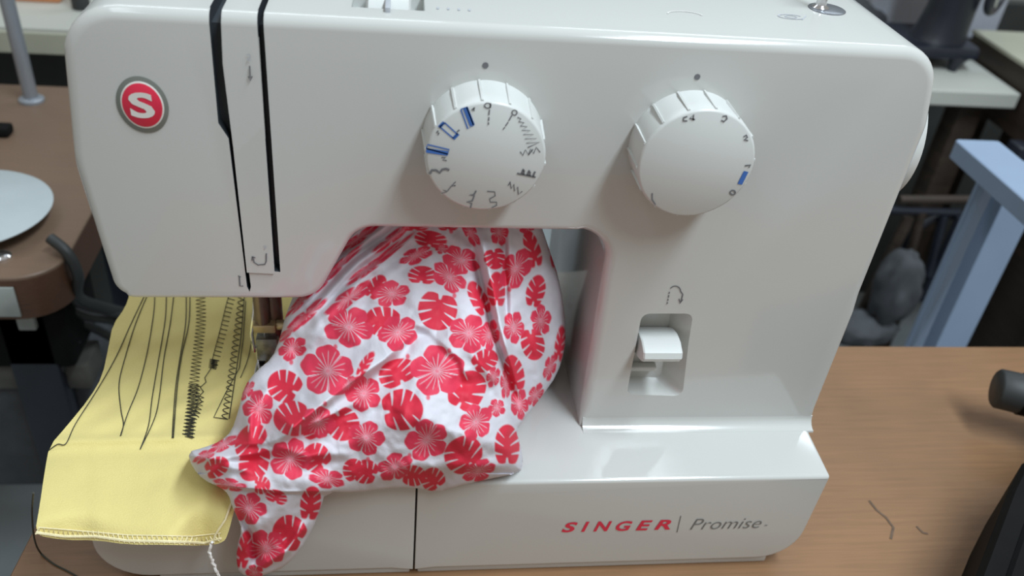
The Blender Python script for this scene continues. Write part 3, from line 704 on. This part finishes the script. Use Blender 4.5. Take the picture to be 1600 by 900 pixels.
FL = [(H, 511, 580, 41, 38, 20), (H, 545, 511, 38, 31, 5), (H, 612, 459, 28, 20, -5), (Lf, 445, 604, 28, 27, -60), (Lf, 600, 503, 27, 29, -80), (H, 622, 520, 30, 26, -20), (Lf, 621, 583, 32, 22, -25), (H, 568, 615, 28, 27, 40),
      (Lf, 627, 641, 36, 33, 80), (Lf, 571, 570, 9, 24, 30), (H, 457, 545, 23, 17, -30), (H, 404, 639, 24, 28, 10), (Lf, 457, 654, 30, 28, -95), (H, 545, 466, 44, 12, -36), (H, 480, 492, 38, 9, -42), (H, 458, 512, 34, 7, -42), (H, 470, 470, 36, 6, -48),
      (Lf, 587, 449, 14, 22, 35), (H, 732, 521, 31, 29, 15), (Lf, 684, 484, 33, 31, 190), (H, 720, 407, 29, 21, 20), (H, 701, 433, 29, 19, 35), (Lf, 672, 375, 28, 14, 10), (Lf, 773, 404, 18, 17, 170), (H, 806, 420, 22, 33, 30),
      (Lf, 776, 455, 15, 29, 0), (Lf, 748, 468, 15, 30, -25), (Lf, 837, 457, 16, 27, 15), (H, 803, 511, 16, 25, 0), (H, 846, 500, 16, 23, 0), (Lf, 832, 537, 20, 26, 170), (H, 765, 524, 15, 24, 10), (H, 684, 580, 42, 38, 0), (Lf, 757, 564, 19, 22, 60),
      (H, 781, 364, 14, 20, 0), (Lf, 832, 391, 13, 32, -15), (Lf, 874, 540, 9, 30, 8), (H, 735, 362, 10, 26, -30), (H, 650, 400, 27, 12, -20), (Lf, 659, 431, 24, 15, 5), (Lf, 729, 612, 30, 34, 30), (H, 744, 660, 24, 29, 15), (H, 667, 688, 34, 30, -30),
      (Lf, 724, 711, 35, 27, -40), (H, 748, 735, 27, 16, -20), (Lf, 793, 698, 21, 33, 0), (Lf, 803, 585, 17, 29, -10), (H, 812, 631, 14, 24, 0), (H, 837, 617, 11, 19, 20), (H, 776, 637, 13, 15, 0), (H, 616, 729, 29, 20, -25), (Lf, 646, 743, 18, 18, 100), (Lf, 676, 750, 20, 18, -40),
      (H, 571, 685, 29, 26, 10), (Lf, 572, 738, 21, 20, -70), (Lf, 495, 668, 27, 18, -20), (H, 497, 660, 26, 24, 25), (Lf, 535, 662, 28, 26, 150), (H, 454, 717, 31, 32, 0), (Lf, 494, 716, 25, 23, -45), (H, 511, 748, 28, 15, 10), (Lf, 398, 722, 26, 30, 200),
      (Lf, 392, 690, 33, 22, -60), (Lf, 338, 730, 17, 21, 60), (H, 360, 757, 26, 10, 8), (H, 350, 694, 26, 9, -25), (Lf, 409, 758, 15, 12, 90), (H, 390, 794, 25, 25, 25), (Lf, 432, 777, 20, 11, 20), (Lf, 485, 788, 17, 28, 10), (Lf, 453, 833, 30, 28, -60), (H, 415, 857, 29, 29, 10),
      (Lf, 381, 862, 12, 32, 10), (H, 398, 895, 14, 12, 0), (Lf, 552, 735, 18, 18, -20), (Lf, 648, 352, 26, 10, 0), (H, 560, 372, 40, 7, -35), (H, 600, 400, 55, 6, -38), (H, 530, 415, 48, 6, -42), (H, 575, 420, 42, 7, -36), (H, 612, 372, 38, 7, -38), (H, 505, 440, 34, 7, -46), (H, 865, 400, 7, 25, -12),
      (H, 320, 712, 20, 8, -30), (H, 545, 600, 16, 10, -40), (H, 385, 610, 9, 16, 30), (H, 790, 600, 9, 22, 0), (H, 770, 590, 10, 16, 20), (H, 858, 575, 9, 20, 15), (H, 690, 390, 10, 8, 0), (H, 820, 350, 16, 14, 10), (Lf, 700, 352, 18, 10, 0)]
BUD = [(637, 557), (669, 621), (508, 631), (455, 566), (524, 542), (710, 462), (575, 718), (702, 548), (640, 712), (796, 452), (705, 361)]
RED = np.array(srgb(216, 58, 84)[:3]); DRED = np.array(srgb(210, 46, 68)[:3]); PINK = np.array(srgb(236, 150, 165)[:3]); WHT = np.array([0.63, 0.615, 0.665])
def flo_col(x, y):
    c = np.tile(WHT, (len(x), 1)); jx = 5 * hsh(x, y, 25, 21); jy = 5 * hsh(x, y, 25, 22)
    for i, (k, cx_, cy_, rx, ry, rot) in sorted(enumerate(FL), key=lambda e: e[1][0] == H):
        m = (abs(x - cx_) < 1.5 * max(rx, ry)) & (abs(y - cy_) < 1.5 * max(rx, ry))
        if not m.any(): continue
        a = math.radians(rot); dx = x[m] - cx_ + jx[m] * 0.6; dy = y[m] - cy_ + jy[m] * 0.6
        u = (dx * math.cos(a) + dy * math.sin(a)) / rx; v = (-dx * math.sin(a) + dy * math.cos(a)) / ry
        r = np.hypot(u, v); th = np.arctan2(v, u); pxr = min(rx, ry); out = c[m]; aa = 1.6 / pxr
        if k == H:
            ph = (th * 5 / (2 * math.pi) + i * 0.37) % 1.0; e = 1.04 * (0.66 + 0.36 * np.abs(np.sin(math.pi * ph)) ** 0.5) + 0.022 * np.sin(th * 13 + i)
            al = np.clip((e - r) / aa + 0.5, 0, 1)
            gap = np.minimum(ph, 1 - ph) * 2 * math.pi / 5 * r; al *= np.clip((gap - 0.010) / (aa * 0.5) + np.clip(1.6 - r * 2.2, 0, 1), 0, 1)
            out = out * (1 - al[:, None]) + RED * al[:, None]
            vn = 19; vp = (th * vn / (2 * math.pi) + 0.12 * np.sin(th * 3 + i)) % 1.0; dv = np.abs(vp - 0.5) * 2 * math.pi / vn * r
            idv = np.floor(th * vn / (2 * math.pi) + 0.12 * np.sin(th * 3 + i)); ln = 0.45 + 0.45 * np.abs(np.sin(idv * 12.9 + i * 4.1))
            ve = np.clip((0.014 - dv) / (aa * 0.7) + 0.5, 0, 1) * np.clip((ln - r) / 0.1, 0, 1) * np.clip((r - 0.04) / 0.05, 0, 1) * 0.66 * al
            out = out * (1 - ve[:, None]) + WHT * ve[:, None]
            ce_ = np.clip((0.16 - r) / 0.1, 0, 1) * 0.55; out = out * (1 - ce_[:, None]) + PINK * ce_[:, None]
        else:
            th2 = np.arctan2(u, -v)                                  # 0 at the tip
            e = 0.98 - 0.30 * np.clip((np.abs(th2) - 2.5) / 0.64, 0, 1) + 0.06 * np.cos(th2 * 2); al = np.clip((e - r) / aa + 0.5, 0, 1)
            for s_ in (-1, 1):
                for q_, (vv, sl) in enumerate(((-0.42, -0.75), (0.0, -0.45), (0.40, -0.15))):
                    uu = u * s_; dl = np.abs((v - vv) - sl * (uu - 0.2)) / math.hypot(1, sl); wd = 0.012 + 0.055 * np.clip((uu - 0.2) / 0.7, 0, 1)
                    al *= 1 - np.clip((wd - dl) / (aa * 0.8) + 0.5, 0, 1) * np.clip((uu - (0.15 + 0.07 * ((q_ + i) % 3))) / 0.08, 0, 1)
            al *= 1 - np.clip((0.035 + 0.10 * np.clip((v - 0.45) / 0.5, 0, 1) - np.abs(u)) / aa + 0.5, 0, 1) * np.clip((v - 0.50) / 0.08, 0, 1)
            out = out * (1 - al[:, None]) + DRED * al[:, None]
        c[m] = out
    for i, (bx_, by_) in enumerate(BUD):
        r = np.hypot((x - bx_) / 4.2, (y - by_) / 5.5); al = np.clip((1 - r) * 2, 0, 1)[:, None] * 0.85; c = c * (1 - al) + RED * al
    return c
fme = sheet_mesh('floral_fabric', HP, 1.15, flo_y, flo_back, flo_col)
mf = bpy.data.materials.new('printed_cotton'); mf.use_nodes = True; nt = mf.node_tree; b = nt.nodes['Principled BSDF']
at = nt.nodes.new('ShaderNodeVertexColor'); at.layer_name = 'print'
n = nt.nodes.new('ShaderNodeTexNoise'); n.inputs['Scale'].default_value = 900; tc = nt.nodes.new('ShaderNodeTexCoord'); nt.links.new(tc.outputs['Object'], n.inputs['Vector'])
bpn = nt.nodes.new('ShaderNodeBump'); bpn.inputs['Strength'].default_value = 0.12; bpn.inputs['Distance'].default_value = 0.001
nt.links.new(n.outputs[0], bpn.inputs['Height']); nt.links.new(bpn.outputs[0], b.inputs['Normal']); nt.links.new(at.outputs[0], b.inputs['Base Color'])
b.inputs['Roughness'].default_value = 0.62; b.inputs['Specular IOR Level'].default_value = 0.3
fo = link('floral_fabric', fme, mf, None, angle=75)
setp(fo, 'bunched white fabric printed with red hibiscus flowers, pushed through the machine arm', 'fabric')

# ------------------------------------------------------------------ black things at the right
kb = empty('clamp_handle', tuple(fz((1600, 640), 0.0)), 'black rounded handle tip above the table at the right edge', 'handle')
pa = fz((1556, 606), 0.036); pb = pa + np.array([0.075, -0.030, 0.0])
MB().tube([pa, pa + (pb - pa) * 0.02, pa + (pb - pa) * 0.2], [0.0125, 0.0140, 0.0142], 28).build('grip', 'black2', kb, angle=50)
MB().tube([pa + (pb - pa) * 0.2, pb], [0.0150, 0.0155], 28).build('shaft', 'black', kb)
MB().box(tuple(pb + (-0.012, -0.012, -pb[2])), tuple(pb + (0.012, 0.012, -0.005)), 0.002).build('foot', 'black', kb)
bx0 = [fz((1524, 905), 0.06), fz((1574, 775), 0.06), fz((1579, 762), 0.06), fz((1602, 716), 0.06)]
bt = [bx0[0] + (bx0[0] - bx0[1]) * 0.6] + bx0 + [bx0[3] + np.array([0.10, 0.05, 0]), bx0[0] + np.array([0.2, -0.08, 0])]
bag = empty('black_case', tuple(bt[1] * (1, 1, 0)), 'black angular case standing at the lower right of the table', 'case')
tp2 = [(p_[0], p_[1]) for p_ in bt]
MB().loft([[(x, y, 0.0) for x, y in tp2], [(x, y, 0.055) for x, y in tp2], [(q_[0], q_[1], 0.060) for q_ in inset(tp2, 0.003)]]).build('shell', 'black', bag, smooth=False)
MB().loft([[(q_[0], q_[1], 0.0605) for q_ in inset(tp2, 0.012)], [(q_[0], q_[1], 0.0625) for q_ in inset(tp2, 0.014)]]).build('lid_panel', 'black', bag, smooth=False)

# ------------------------------------------------------------------ background, left
lt_ = empty('machine_bench', (-0.5, 0.42, FLOOR_Z), 'brown bench top with a rounded corner behind the machine at left', 'bench')
lp = roundpoly([(-0.95, 0.242, 0.01), (-0.318, 0.242, 0.035), (-0.318, 0.607, 0.01), (-0.95, 0.607, 0.01)], 8)
MB().loft([[(x, y, -0.040) for x, y in lp], [(x, y, -0.003) for x, y in lp]]).build('edge_band', 'wood_edge', lt_)
MB().loft([[(x, y, -0.003) for x, y in lp], [(x, y, -0.001) for x, y in lp], [(q_[0], q_[1], 0.0) for q_ in inset(lp, 0.001)]]).build('bench_top', 'wood2', lt_)
for x in (-0.90, -0.37):
    for y in (0.30, 0.56): MB().box((x - 0.02, y - 0.02, FLOOR_Z), (x + 0.02, y + 0.02, -0.040), 0.002).build('leg', 'cast', lt_)
MB().box((-0.42, 0.2395, -0.036), (-0.349, 0.2418, -0.008), 0.0006).build('paper_label', 'paper', lt_)
dc = fz((-56, 325), 0.016)
ds = empty('thread_stand', (dc[0], dc[1], 0), 'pale grey round disc of a thread stand on the left bench', 'thread stand')
MB().lathe((dc[0], dc[1], 0.0), (0, 0, 1), [(0.006, 0), (0.006, 0.014)], 20).build('spindle', 'chrome', ds)
MB().lathe((dc[0], dc[1], 0.0), (0, 0, 1), [(0.060, 0.0135), (0.0650, 0.0145), (0.0662, 0.0160), (0.0645, 0.0172), (0.010, 0.0182)], 64).build('disc', 'disc', ds)
sc_ = fz((3, 402), 0.0)
setp(MB().lathe((sc_[0], sc_[1], 0), (0, 0, 1), [(0.0075, 0), (0.0075, 0.002), (0.005, 0.004), (0.001, 0.0045)], 24).build('bench_screw', 'chrome'), 'small round chrome screw near the rounded front corner of the left bench', 'screw')
pc = fz((50, 158), 0.0)
ps = empty('stand_pole', tuple(pc), 'grey metal pole with round flange standing on the left bench', 'pole')
MB().lathe(tuple(pc), (0, 0, 1), [(0.0125, 0), (0.0125, 0.003), (0.010, 0.005)], 32).build('flange', 'grey_tube', ps)
MB().tube([pc + (0, 0, 0.004), pc + (-0.003, 0, 0.50)], 0.0072, 20).build('tube', 'grey_tube', ps)
kn = fz((0, 205), 0.004)
setp(MB().box((kn[0] - 0.03, kn[1] - 0.008, 0.0), (kn[0] + 0.010, kn[1] + 0.010, 0.010), 0.003).build('black_clip', 'black'), 'small black clip lying at the left edge of the bench', 'clip')
wl = empty('white_counter', (-0.7, 1.0, FLOOR_Z), 'white counter with cream front edge behind the left bench', 'counter')
MB().box((-1.6, 0.725, 0.016), (-0.18, 1.35, 0.020)).build('counter_top', 'white_top', wl, smooth=False)
MB().box((-1.6, 0.722, -0.010), (-0.18, 1.35, 0.016), 0.001).build('edge_band', 'cream_edge', wl, smooth=False)
MB().box((-1.6, 0.80, FLOOR_Z), (-0.18, 1.30, -0.010)).build('cabinet_body', 'dark_panel', wl, smooth=False)
oc = fz((65, 4), 0.02)
setp(MB().box((oc[0] - 0.04, oc[1], 0.020), (oc[0] + 0.022, oc[1] + 0.04, 0.045), 0.002).build('orange_box', 'orange'), 'small orange box on the white counter at top left', 'box')
oc = fz((124, 17), 0.02)
setp(MB().lathe((oc[0], oc[1] + 0.01, 0.02), (0, 0, 1), [(0.011, 0), (0.011, 0.03), (0.008, 0.034), (0.008, 0.05)], 24).build('dark_jar', 'black2'), 'small dark jar on the white counter beside the machine head', 'jar')
# machinery and cables below the bench
mt_ = empty('bench_motor', (-0.45, 0.33, FLOOR_Z), 'dark motor housing and treadle frame under the left bench', 'motor')
MB().box((-0.62, 0.28, -0.125), (-0.335, 0.36, -0.06), 0.006).build('motor_housing', 'black', mt_)
MB().box((-0.62, 0.27, -0.060), (-0.350, 0.37, -0.042), 0.003).build('mount_plate', 'cast', mt_)
MB().box((-0.70, 0.30, -0.30), (-0.34, 0.42, -0.16), 0.01).build('treadle_guard', 'grey_cloth', mt_)
MB().box((-0.70, 0.29, -0.158), (-0.33, 0.33, -0.130), 0.003).build('cross_rail', 'grey_cloth2', mt_)
for x in (-0.40, -0.368): MB().box((x, 0.268, -0.072), (x + 0.014, 0.274, -0.058), 0.001).build('bracket_tab', 'paper', mt_)
cabs = [([(78, 372, .28), (105, 395, .272), (122, 430, .27), (122, 462, .28), (150, 476, .30), (215, 492, .34)], .0045, 'thick black cable curling off the left bench edge'),
        ([(112, 440, .30), (118, 470, .30), (160, 484, .31), (220, 500, .33)], .0042, 'upper black cable running behind the yellow cloth'),
        ([(104, 475, .31), (130, 492, .31), (175, 500, .32), (215, 512, .33)], .0045, 'middle black cable running behind the yellow cloth'),
        ([(100, 492, .32), (130, 505, .32), (165, 522, .33), (205, 545, .33)], .0042, 'lower black cable running behind the yellow cloth'),
        ([(130, 350, .40), (145, 352, .40), (165, 360, .42), (190, 372, .45)], .005, 'grey cable loop beside the machine head, behind the bench corner'),
        ([(118, 530, .30), (100, 565, .29), (82, 592, .285)], .0048, 'short grey cable end hanging below the cable bunch'),
        ([(0, 575, .42), (20, 640, .40), (40, 715, .38)], .0036, 'straight black cord hanging at the lower left above the floor'),
        ([(122, 470, .33), (108, 530, .33), (112, 580, .33), (150, 612, .33)], .0040, 'black cable loop hanging beside the yellow cloth edge')]
for pts, r, lab in cabs:
    P3 = curve([fy(p_[:2], p_[2]) for p_ in pts], 8)
    setp(MB().tube(P3, r, 10).build('cable', 'black2' if 'grey' in lab else 'cable'), lab, 'cable', 'cables under the left bench')
def lump(name, c, s, mat, seed, label, cat):
    bm = bmesh.new(); bmesh.ops.create_icosphere(bm, subdivisions=4, radius=1.0)
    P = np.array([v.co[:] for v in bm.verts]); q_ = 1 + 0.28 * hsh(P[:, 0] * 3 + 9, P[:, 1] * 3 + P[:, 2] * 2 + 9, 1.0, seed) + 0.07 * hsh(P[:, 0] * 8 + 30, P[:, 2] * 8 + 30, 1.0, seed + 1)
    for v, k in zip(bm.verts, q_): v.co = Vector((c[0] + v.co.x * s[0] * k, c[1] + v.co.y * s[1] * k, c[2] + v.co.z * s[2] * k))
    me = bpy.data.meshes.new(name); bm.to_mesh(me); bm.free(); o = link(name, me, mat, None, angle=80); return setp(o, label, cat)
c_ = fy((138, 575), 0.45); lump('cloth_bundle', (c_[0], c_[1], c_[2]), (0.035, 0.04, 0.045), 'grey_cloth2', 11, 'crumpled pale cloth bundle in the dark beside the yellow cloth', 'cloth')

# ------------------------------------------------------------------ background, right
wr = empty('white_table', (0.6, 1.0, FLOOR_Z), 'white table in the right background carrying an old black machine', 'table')
MB().box((0.28, 0.712, -0.022), (0.795, 1.50, 0.0), 0.002).build('table_top', 'white_top', wr, smooth=False)
for x in (0.32, 0.755):
    for y in (0.76, 1.45): MB().box((x - 0.018, y - 0.018, FLOOR_Z), (x + 0.018, y + 0.018, -0.022), 0.002).build('leg', 'dark_brown', wr)
MB().box((0.33, 1.10, -0.50), (0.75, 1.13, -0.022)).build('back_panel', 'dark_panel', wr, smooth=False)
for x in (0.45, 0.57, 0.69): MB().box((x, 1.07, -0.70), (x + 0.028, 1.10, -0.022), 0.002).build('upright', 'dark_brown', wr)
# lower cream table adjoining at the far right
cab = empty('cream_table', (1.1, 0.68, FLOOR_Z), 'cream topped table with dark edge at the far right, adjoining the white table', 'table')
MB().box((0.799, 0.48, 0.030), (1.45, 0.872, 0.035)).build('table_top', 'cream_edge', cab, smooth=False)
MB().box((0.801, 0.482, -0.06), (1.448, 0.870, 0.030)).build('apron', 'dark_brown', cab, smooth=False)
for x in (0.83, 1.42):
    for y in (0.51, 0.84): MB().box((x - 0.018, y - 0.018, FLOOR_Z), (x + 0.018, y + 0.018, -0.06), 0.002).build('leg', 'dark_brown', cab)
# old black sewing machine
X0, Y0 = 0.722, 0.826
om = empty('antique_sewing_machine', (X0, Y0, 0), 'old black cast iron hand machine on the white background table', 'sewing machine')
bb = roundpoly([(X0 - 0.17, Y0 - 0.045, 0.015), (X0 + 0.045, Y0 - 0.045, 0.015), (X0 + 0.045, Y0 + 0.065, 0.015), (X0 - 0.17, Y0 + 0.065, 0.015)], 5)
MB().loft([[(x, y, 0.020) for x, y in bb], [(x, y, 0.030) for x, y in bb], [(q_[0], q_[1], 0.034) for q_ in inset(bb, 0.003)]]).build('bed', 'cast', om)
for (x, y) in ((X0 + 0.012, Y0 - 0.036), (X0 + 0.03, Y0 + 0.05), (X0 - 0.15, Y0 - 0.03), (X0 - 0.15, Y0 + 0.05)): MB().tube([(x, y, 0.0), (x, y, 0.010), (x + 0.003, y, 0.022)], [0.006, 0.0085, 0.014], 16).build('foot', 'cast', om)
def oval(cx_, cy_, cz_, a_, b_, n=20): return [(cx_ + a_ * math.cos(2 * math.pi * k / n), cy_ + b_ * math.sin(2 * math.pi * k / n), cz_) for k in range(n)]
MB().loft([oval(X0 - 0.004, Y0 + 0.005, 0.032, 0.044, 0.036), oval(X0, Y0 + 0.005, 0.046, 0.038, 0.031), oval(X0 + 0.003, Y0 + 0.005, 0.075, 0.035, 0.028), oval(X0 + 0.006, Y0 + 0.005, 0.15, 0.036, 0.028), oval(X0 + 0.002, Y0 + 0.005, 0.20, 0.042, 0.030)]).build('pillar', 'cast', om)
MB().tube([(X0 + 0.045, Y0 + 0.005, 0.20), (X0 - 0.03, Y0 + 0.005, 0.21), (X0 - 0.12, Y0 + 0.005, 0.205), (X0 - 0.165, Y0 + 0.005, 0.20)], [0.030, 0.027, 0.023, 0.026], 20).build('arm', 'cast', om)
MB().tube([(X0 - 0.152, Y0 + 0.005, 0.20), (X0 - 0.152, Y0 + 0.005, 0.11)], 0.017, 18).build('head', 'cast', om)
MB().tube([(X0 - 0.152, Y0 + 0.005, 0.11), (X0 - 0.152, Y0 + 0.005, 0.036)], 0.005, 12).build('needle_bar', 'steel', om)
wp = fy((1560, -12), Y0 - 0.012); wa = np.array([0.62, -0.78, 0.0]); wu = np.array([0.78, 0.62, 0.0]); wv = np.array([0, 0, 1.0])
ringp = [wp + 0.027 * (wu * math.cos(t) + wv * math.sin(t)) for t in np.linspace(0, 2 * math.pi, 33)]
MB().tube(ringp, 0.006, 12, cap=False).build('hand_wheel', 'cast', om)
for k in range(3):
    t = k * 2.094 - 1.3; MB().tube([wp, wp + 0.026 * (wu * math.cos(t) + wv * math.sin(t))], 0.0032, 10).build('wheel_spoke', 'chrome', om)
MB().tube([wp - wa * 0.03, wp + wa * 0.008], 0.006, 14).build('wheel_hub', 'steel', om)
setp(MB().box((0.665, 0.935, 0.0), (0.885, 0.96, 0.30), 0.004).build('lilac_board', 'bluewhite', smooth=False), 'pale lilac board standing behind the old black machine', 'board')
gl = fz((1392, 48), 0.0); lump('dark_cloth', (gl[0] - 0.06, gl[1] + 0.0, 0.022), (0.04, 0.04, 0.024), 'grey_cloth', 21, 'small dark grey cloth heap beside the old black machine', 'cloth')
# pale blue steel post with a top bar
ya = 0.335
pl = hit((1545, 280), 1, ya); bz = 0.0865
pst = empty('steel_stand', (pl[0] + 0.04, ya, FLOOR_Z), 'pale blue painted steel stand with top bar behind the table', 'stand')
xl = hit((1502, 226), 2, bz); xa = pl[0]; ztop = bz - 0.018
MB().box((xa, ya, FLOOR_Z), (xa + 0.011, ya + 0.008, ztop), 0.001).build('flange', 'blue_steel', pst, smooth=False)
MB().box((xa + 0.012, ya + 0.024, FLOOR_Z), (xa + 0.060, ya + 0.030, ztop), 0.001).build('web', 'blue_steel', pst, smooth=False)
MB().box((xa + 0.026, ya, FLOOR_Z), (xa + 0.062, ya + 0.026, ztop), 0.001).build('post', 'blue_steel', pst, smooth=False)
bp4 = roundpoly([(xl[0], xl[1] + 0.012, 0.004), (xl[0], 0.19, 0.002), (xl[0] + 0.046, 0.19, 0.002), (xl[0] + 0.046, xl[1] + 0.012, 0.004)], 4)
MB().loft([[(x, y, bz - 0.018) for x, y in bp4], [(x, y, bz - 0.001) for x, y in bp4], [(q_[0], q_[1], bz) for q_ in inset(bp4, 0.001)]]).build('top_bar', 'blue_steel', pst, smooth=False)
# dark clutter below the white table
ck = empty('treadle_frame', (0.55, 0.62, FLOOR_Z), 'dark iron treadle frame under the white table', 'frame')
for k, (p0, p1, r) in enumerate([((1405, 312), (1520, 312), .006), ((1390, 328), (1500, 332), .005), ((1440, 330), (1415, 420), .007), ((1475, 335), (1450, 430), .006), ((1420, 340), (1330, 520), .008), ((1500, 340), (1440, 470), .006)]):
    a = fy(p0, 0.60); c = fy(p1, 0.60); MB().tube([a, (a + c) / 2, c], r, 10).build('frame_bar', 'cast' if k % 2 else 'dark_brown', ck)
ce2 = fy((1462, 385), 0.61); MB().tube([ce2 + (0.045 * math.cos(t), 0, 0.05 * math.sin(t)) for t in np.linspace(0, 6.283, 29)], 0.005, 8, cap=False).build('treadle_wheel', 'cast', ck)
for x in (0.42, 0.74): MB().box((x, 0.60, FLOOR_Z), (x + 0.02, 0.63, 0.0 - 0.03), 0.002).build('frame_leg', 'cast', ck)
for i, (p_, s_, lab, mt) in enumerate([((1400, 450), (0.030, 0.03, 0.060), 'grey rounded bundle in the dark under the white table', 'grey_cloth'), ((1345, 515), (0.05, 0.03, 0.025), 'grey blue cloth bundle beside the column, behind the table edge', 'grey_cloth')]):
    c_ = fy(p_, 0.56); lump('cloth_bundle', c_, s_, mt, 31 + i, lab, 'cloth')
bpan = MB().box((0.20, 1.25, FLOOR_Z), (1.5, 1.28, -0.03)); setp(bpan.build('dark_screen', 'dark_panel', smooth=False), 'dark wooden screen standing far behind the white table', 'screen')

# pale bin glimpsed through the arm opening
pb_ = fy((856, 372), 0.50); pbx = empty('pale_bin', (pb_[0], 0.58, FLOOR_Z), 'pale blue grey bin glimpsed through the machine arm opening', 'bin')
bo = roundpoly([(pb_[0] - 0.07, 0.50, 0.02), (pb_[0] + 0.012, 0.50, 0.02), (pb_[0] + 0.012, 0.66, 0.02), (pb_[0] - 0.07, 0.66, 0.02)], 5)
MB().loft([[(q_[0], q_[1], FLOOR_Z) for q_ in inset(bo, 0.012)], [(x, y, -0.02) for x, y in bo]]).build('tub', 'disc', pbx)
MB().loft([[(q_[0], q_[1], -0.02) for q_ in inset(bo, -0.004)], [(q_[0], q_[1], -0.008) for q_ in inset(bo, -0.004)], [(q_[0], q_[1], -0.006) for q_ in inset(bo, 0.0)]]).build('lid', 'disc', pbx)
setp(MB().box((0.86, 0.55, FLOOR_Z), (1.38, 0.80, -0.09), 0.004).build('brown_crate', 'dark_brown'), 'dark brown crate under the cream table at the far right', 'crate')
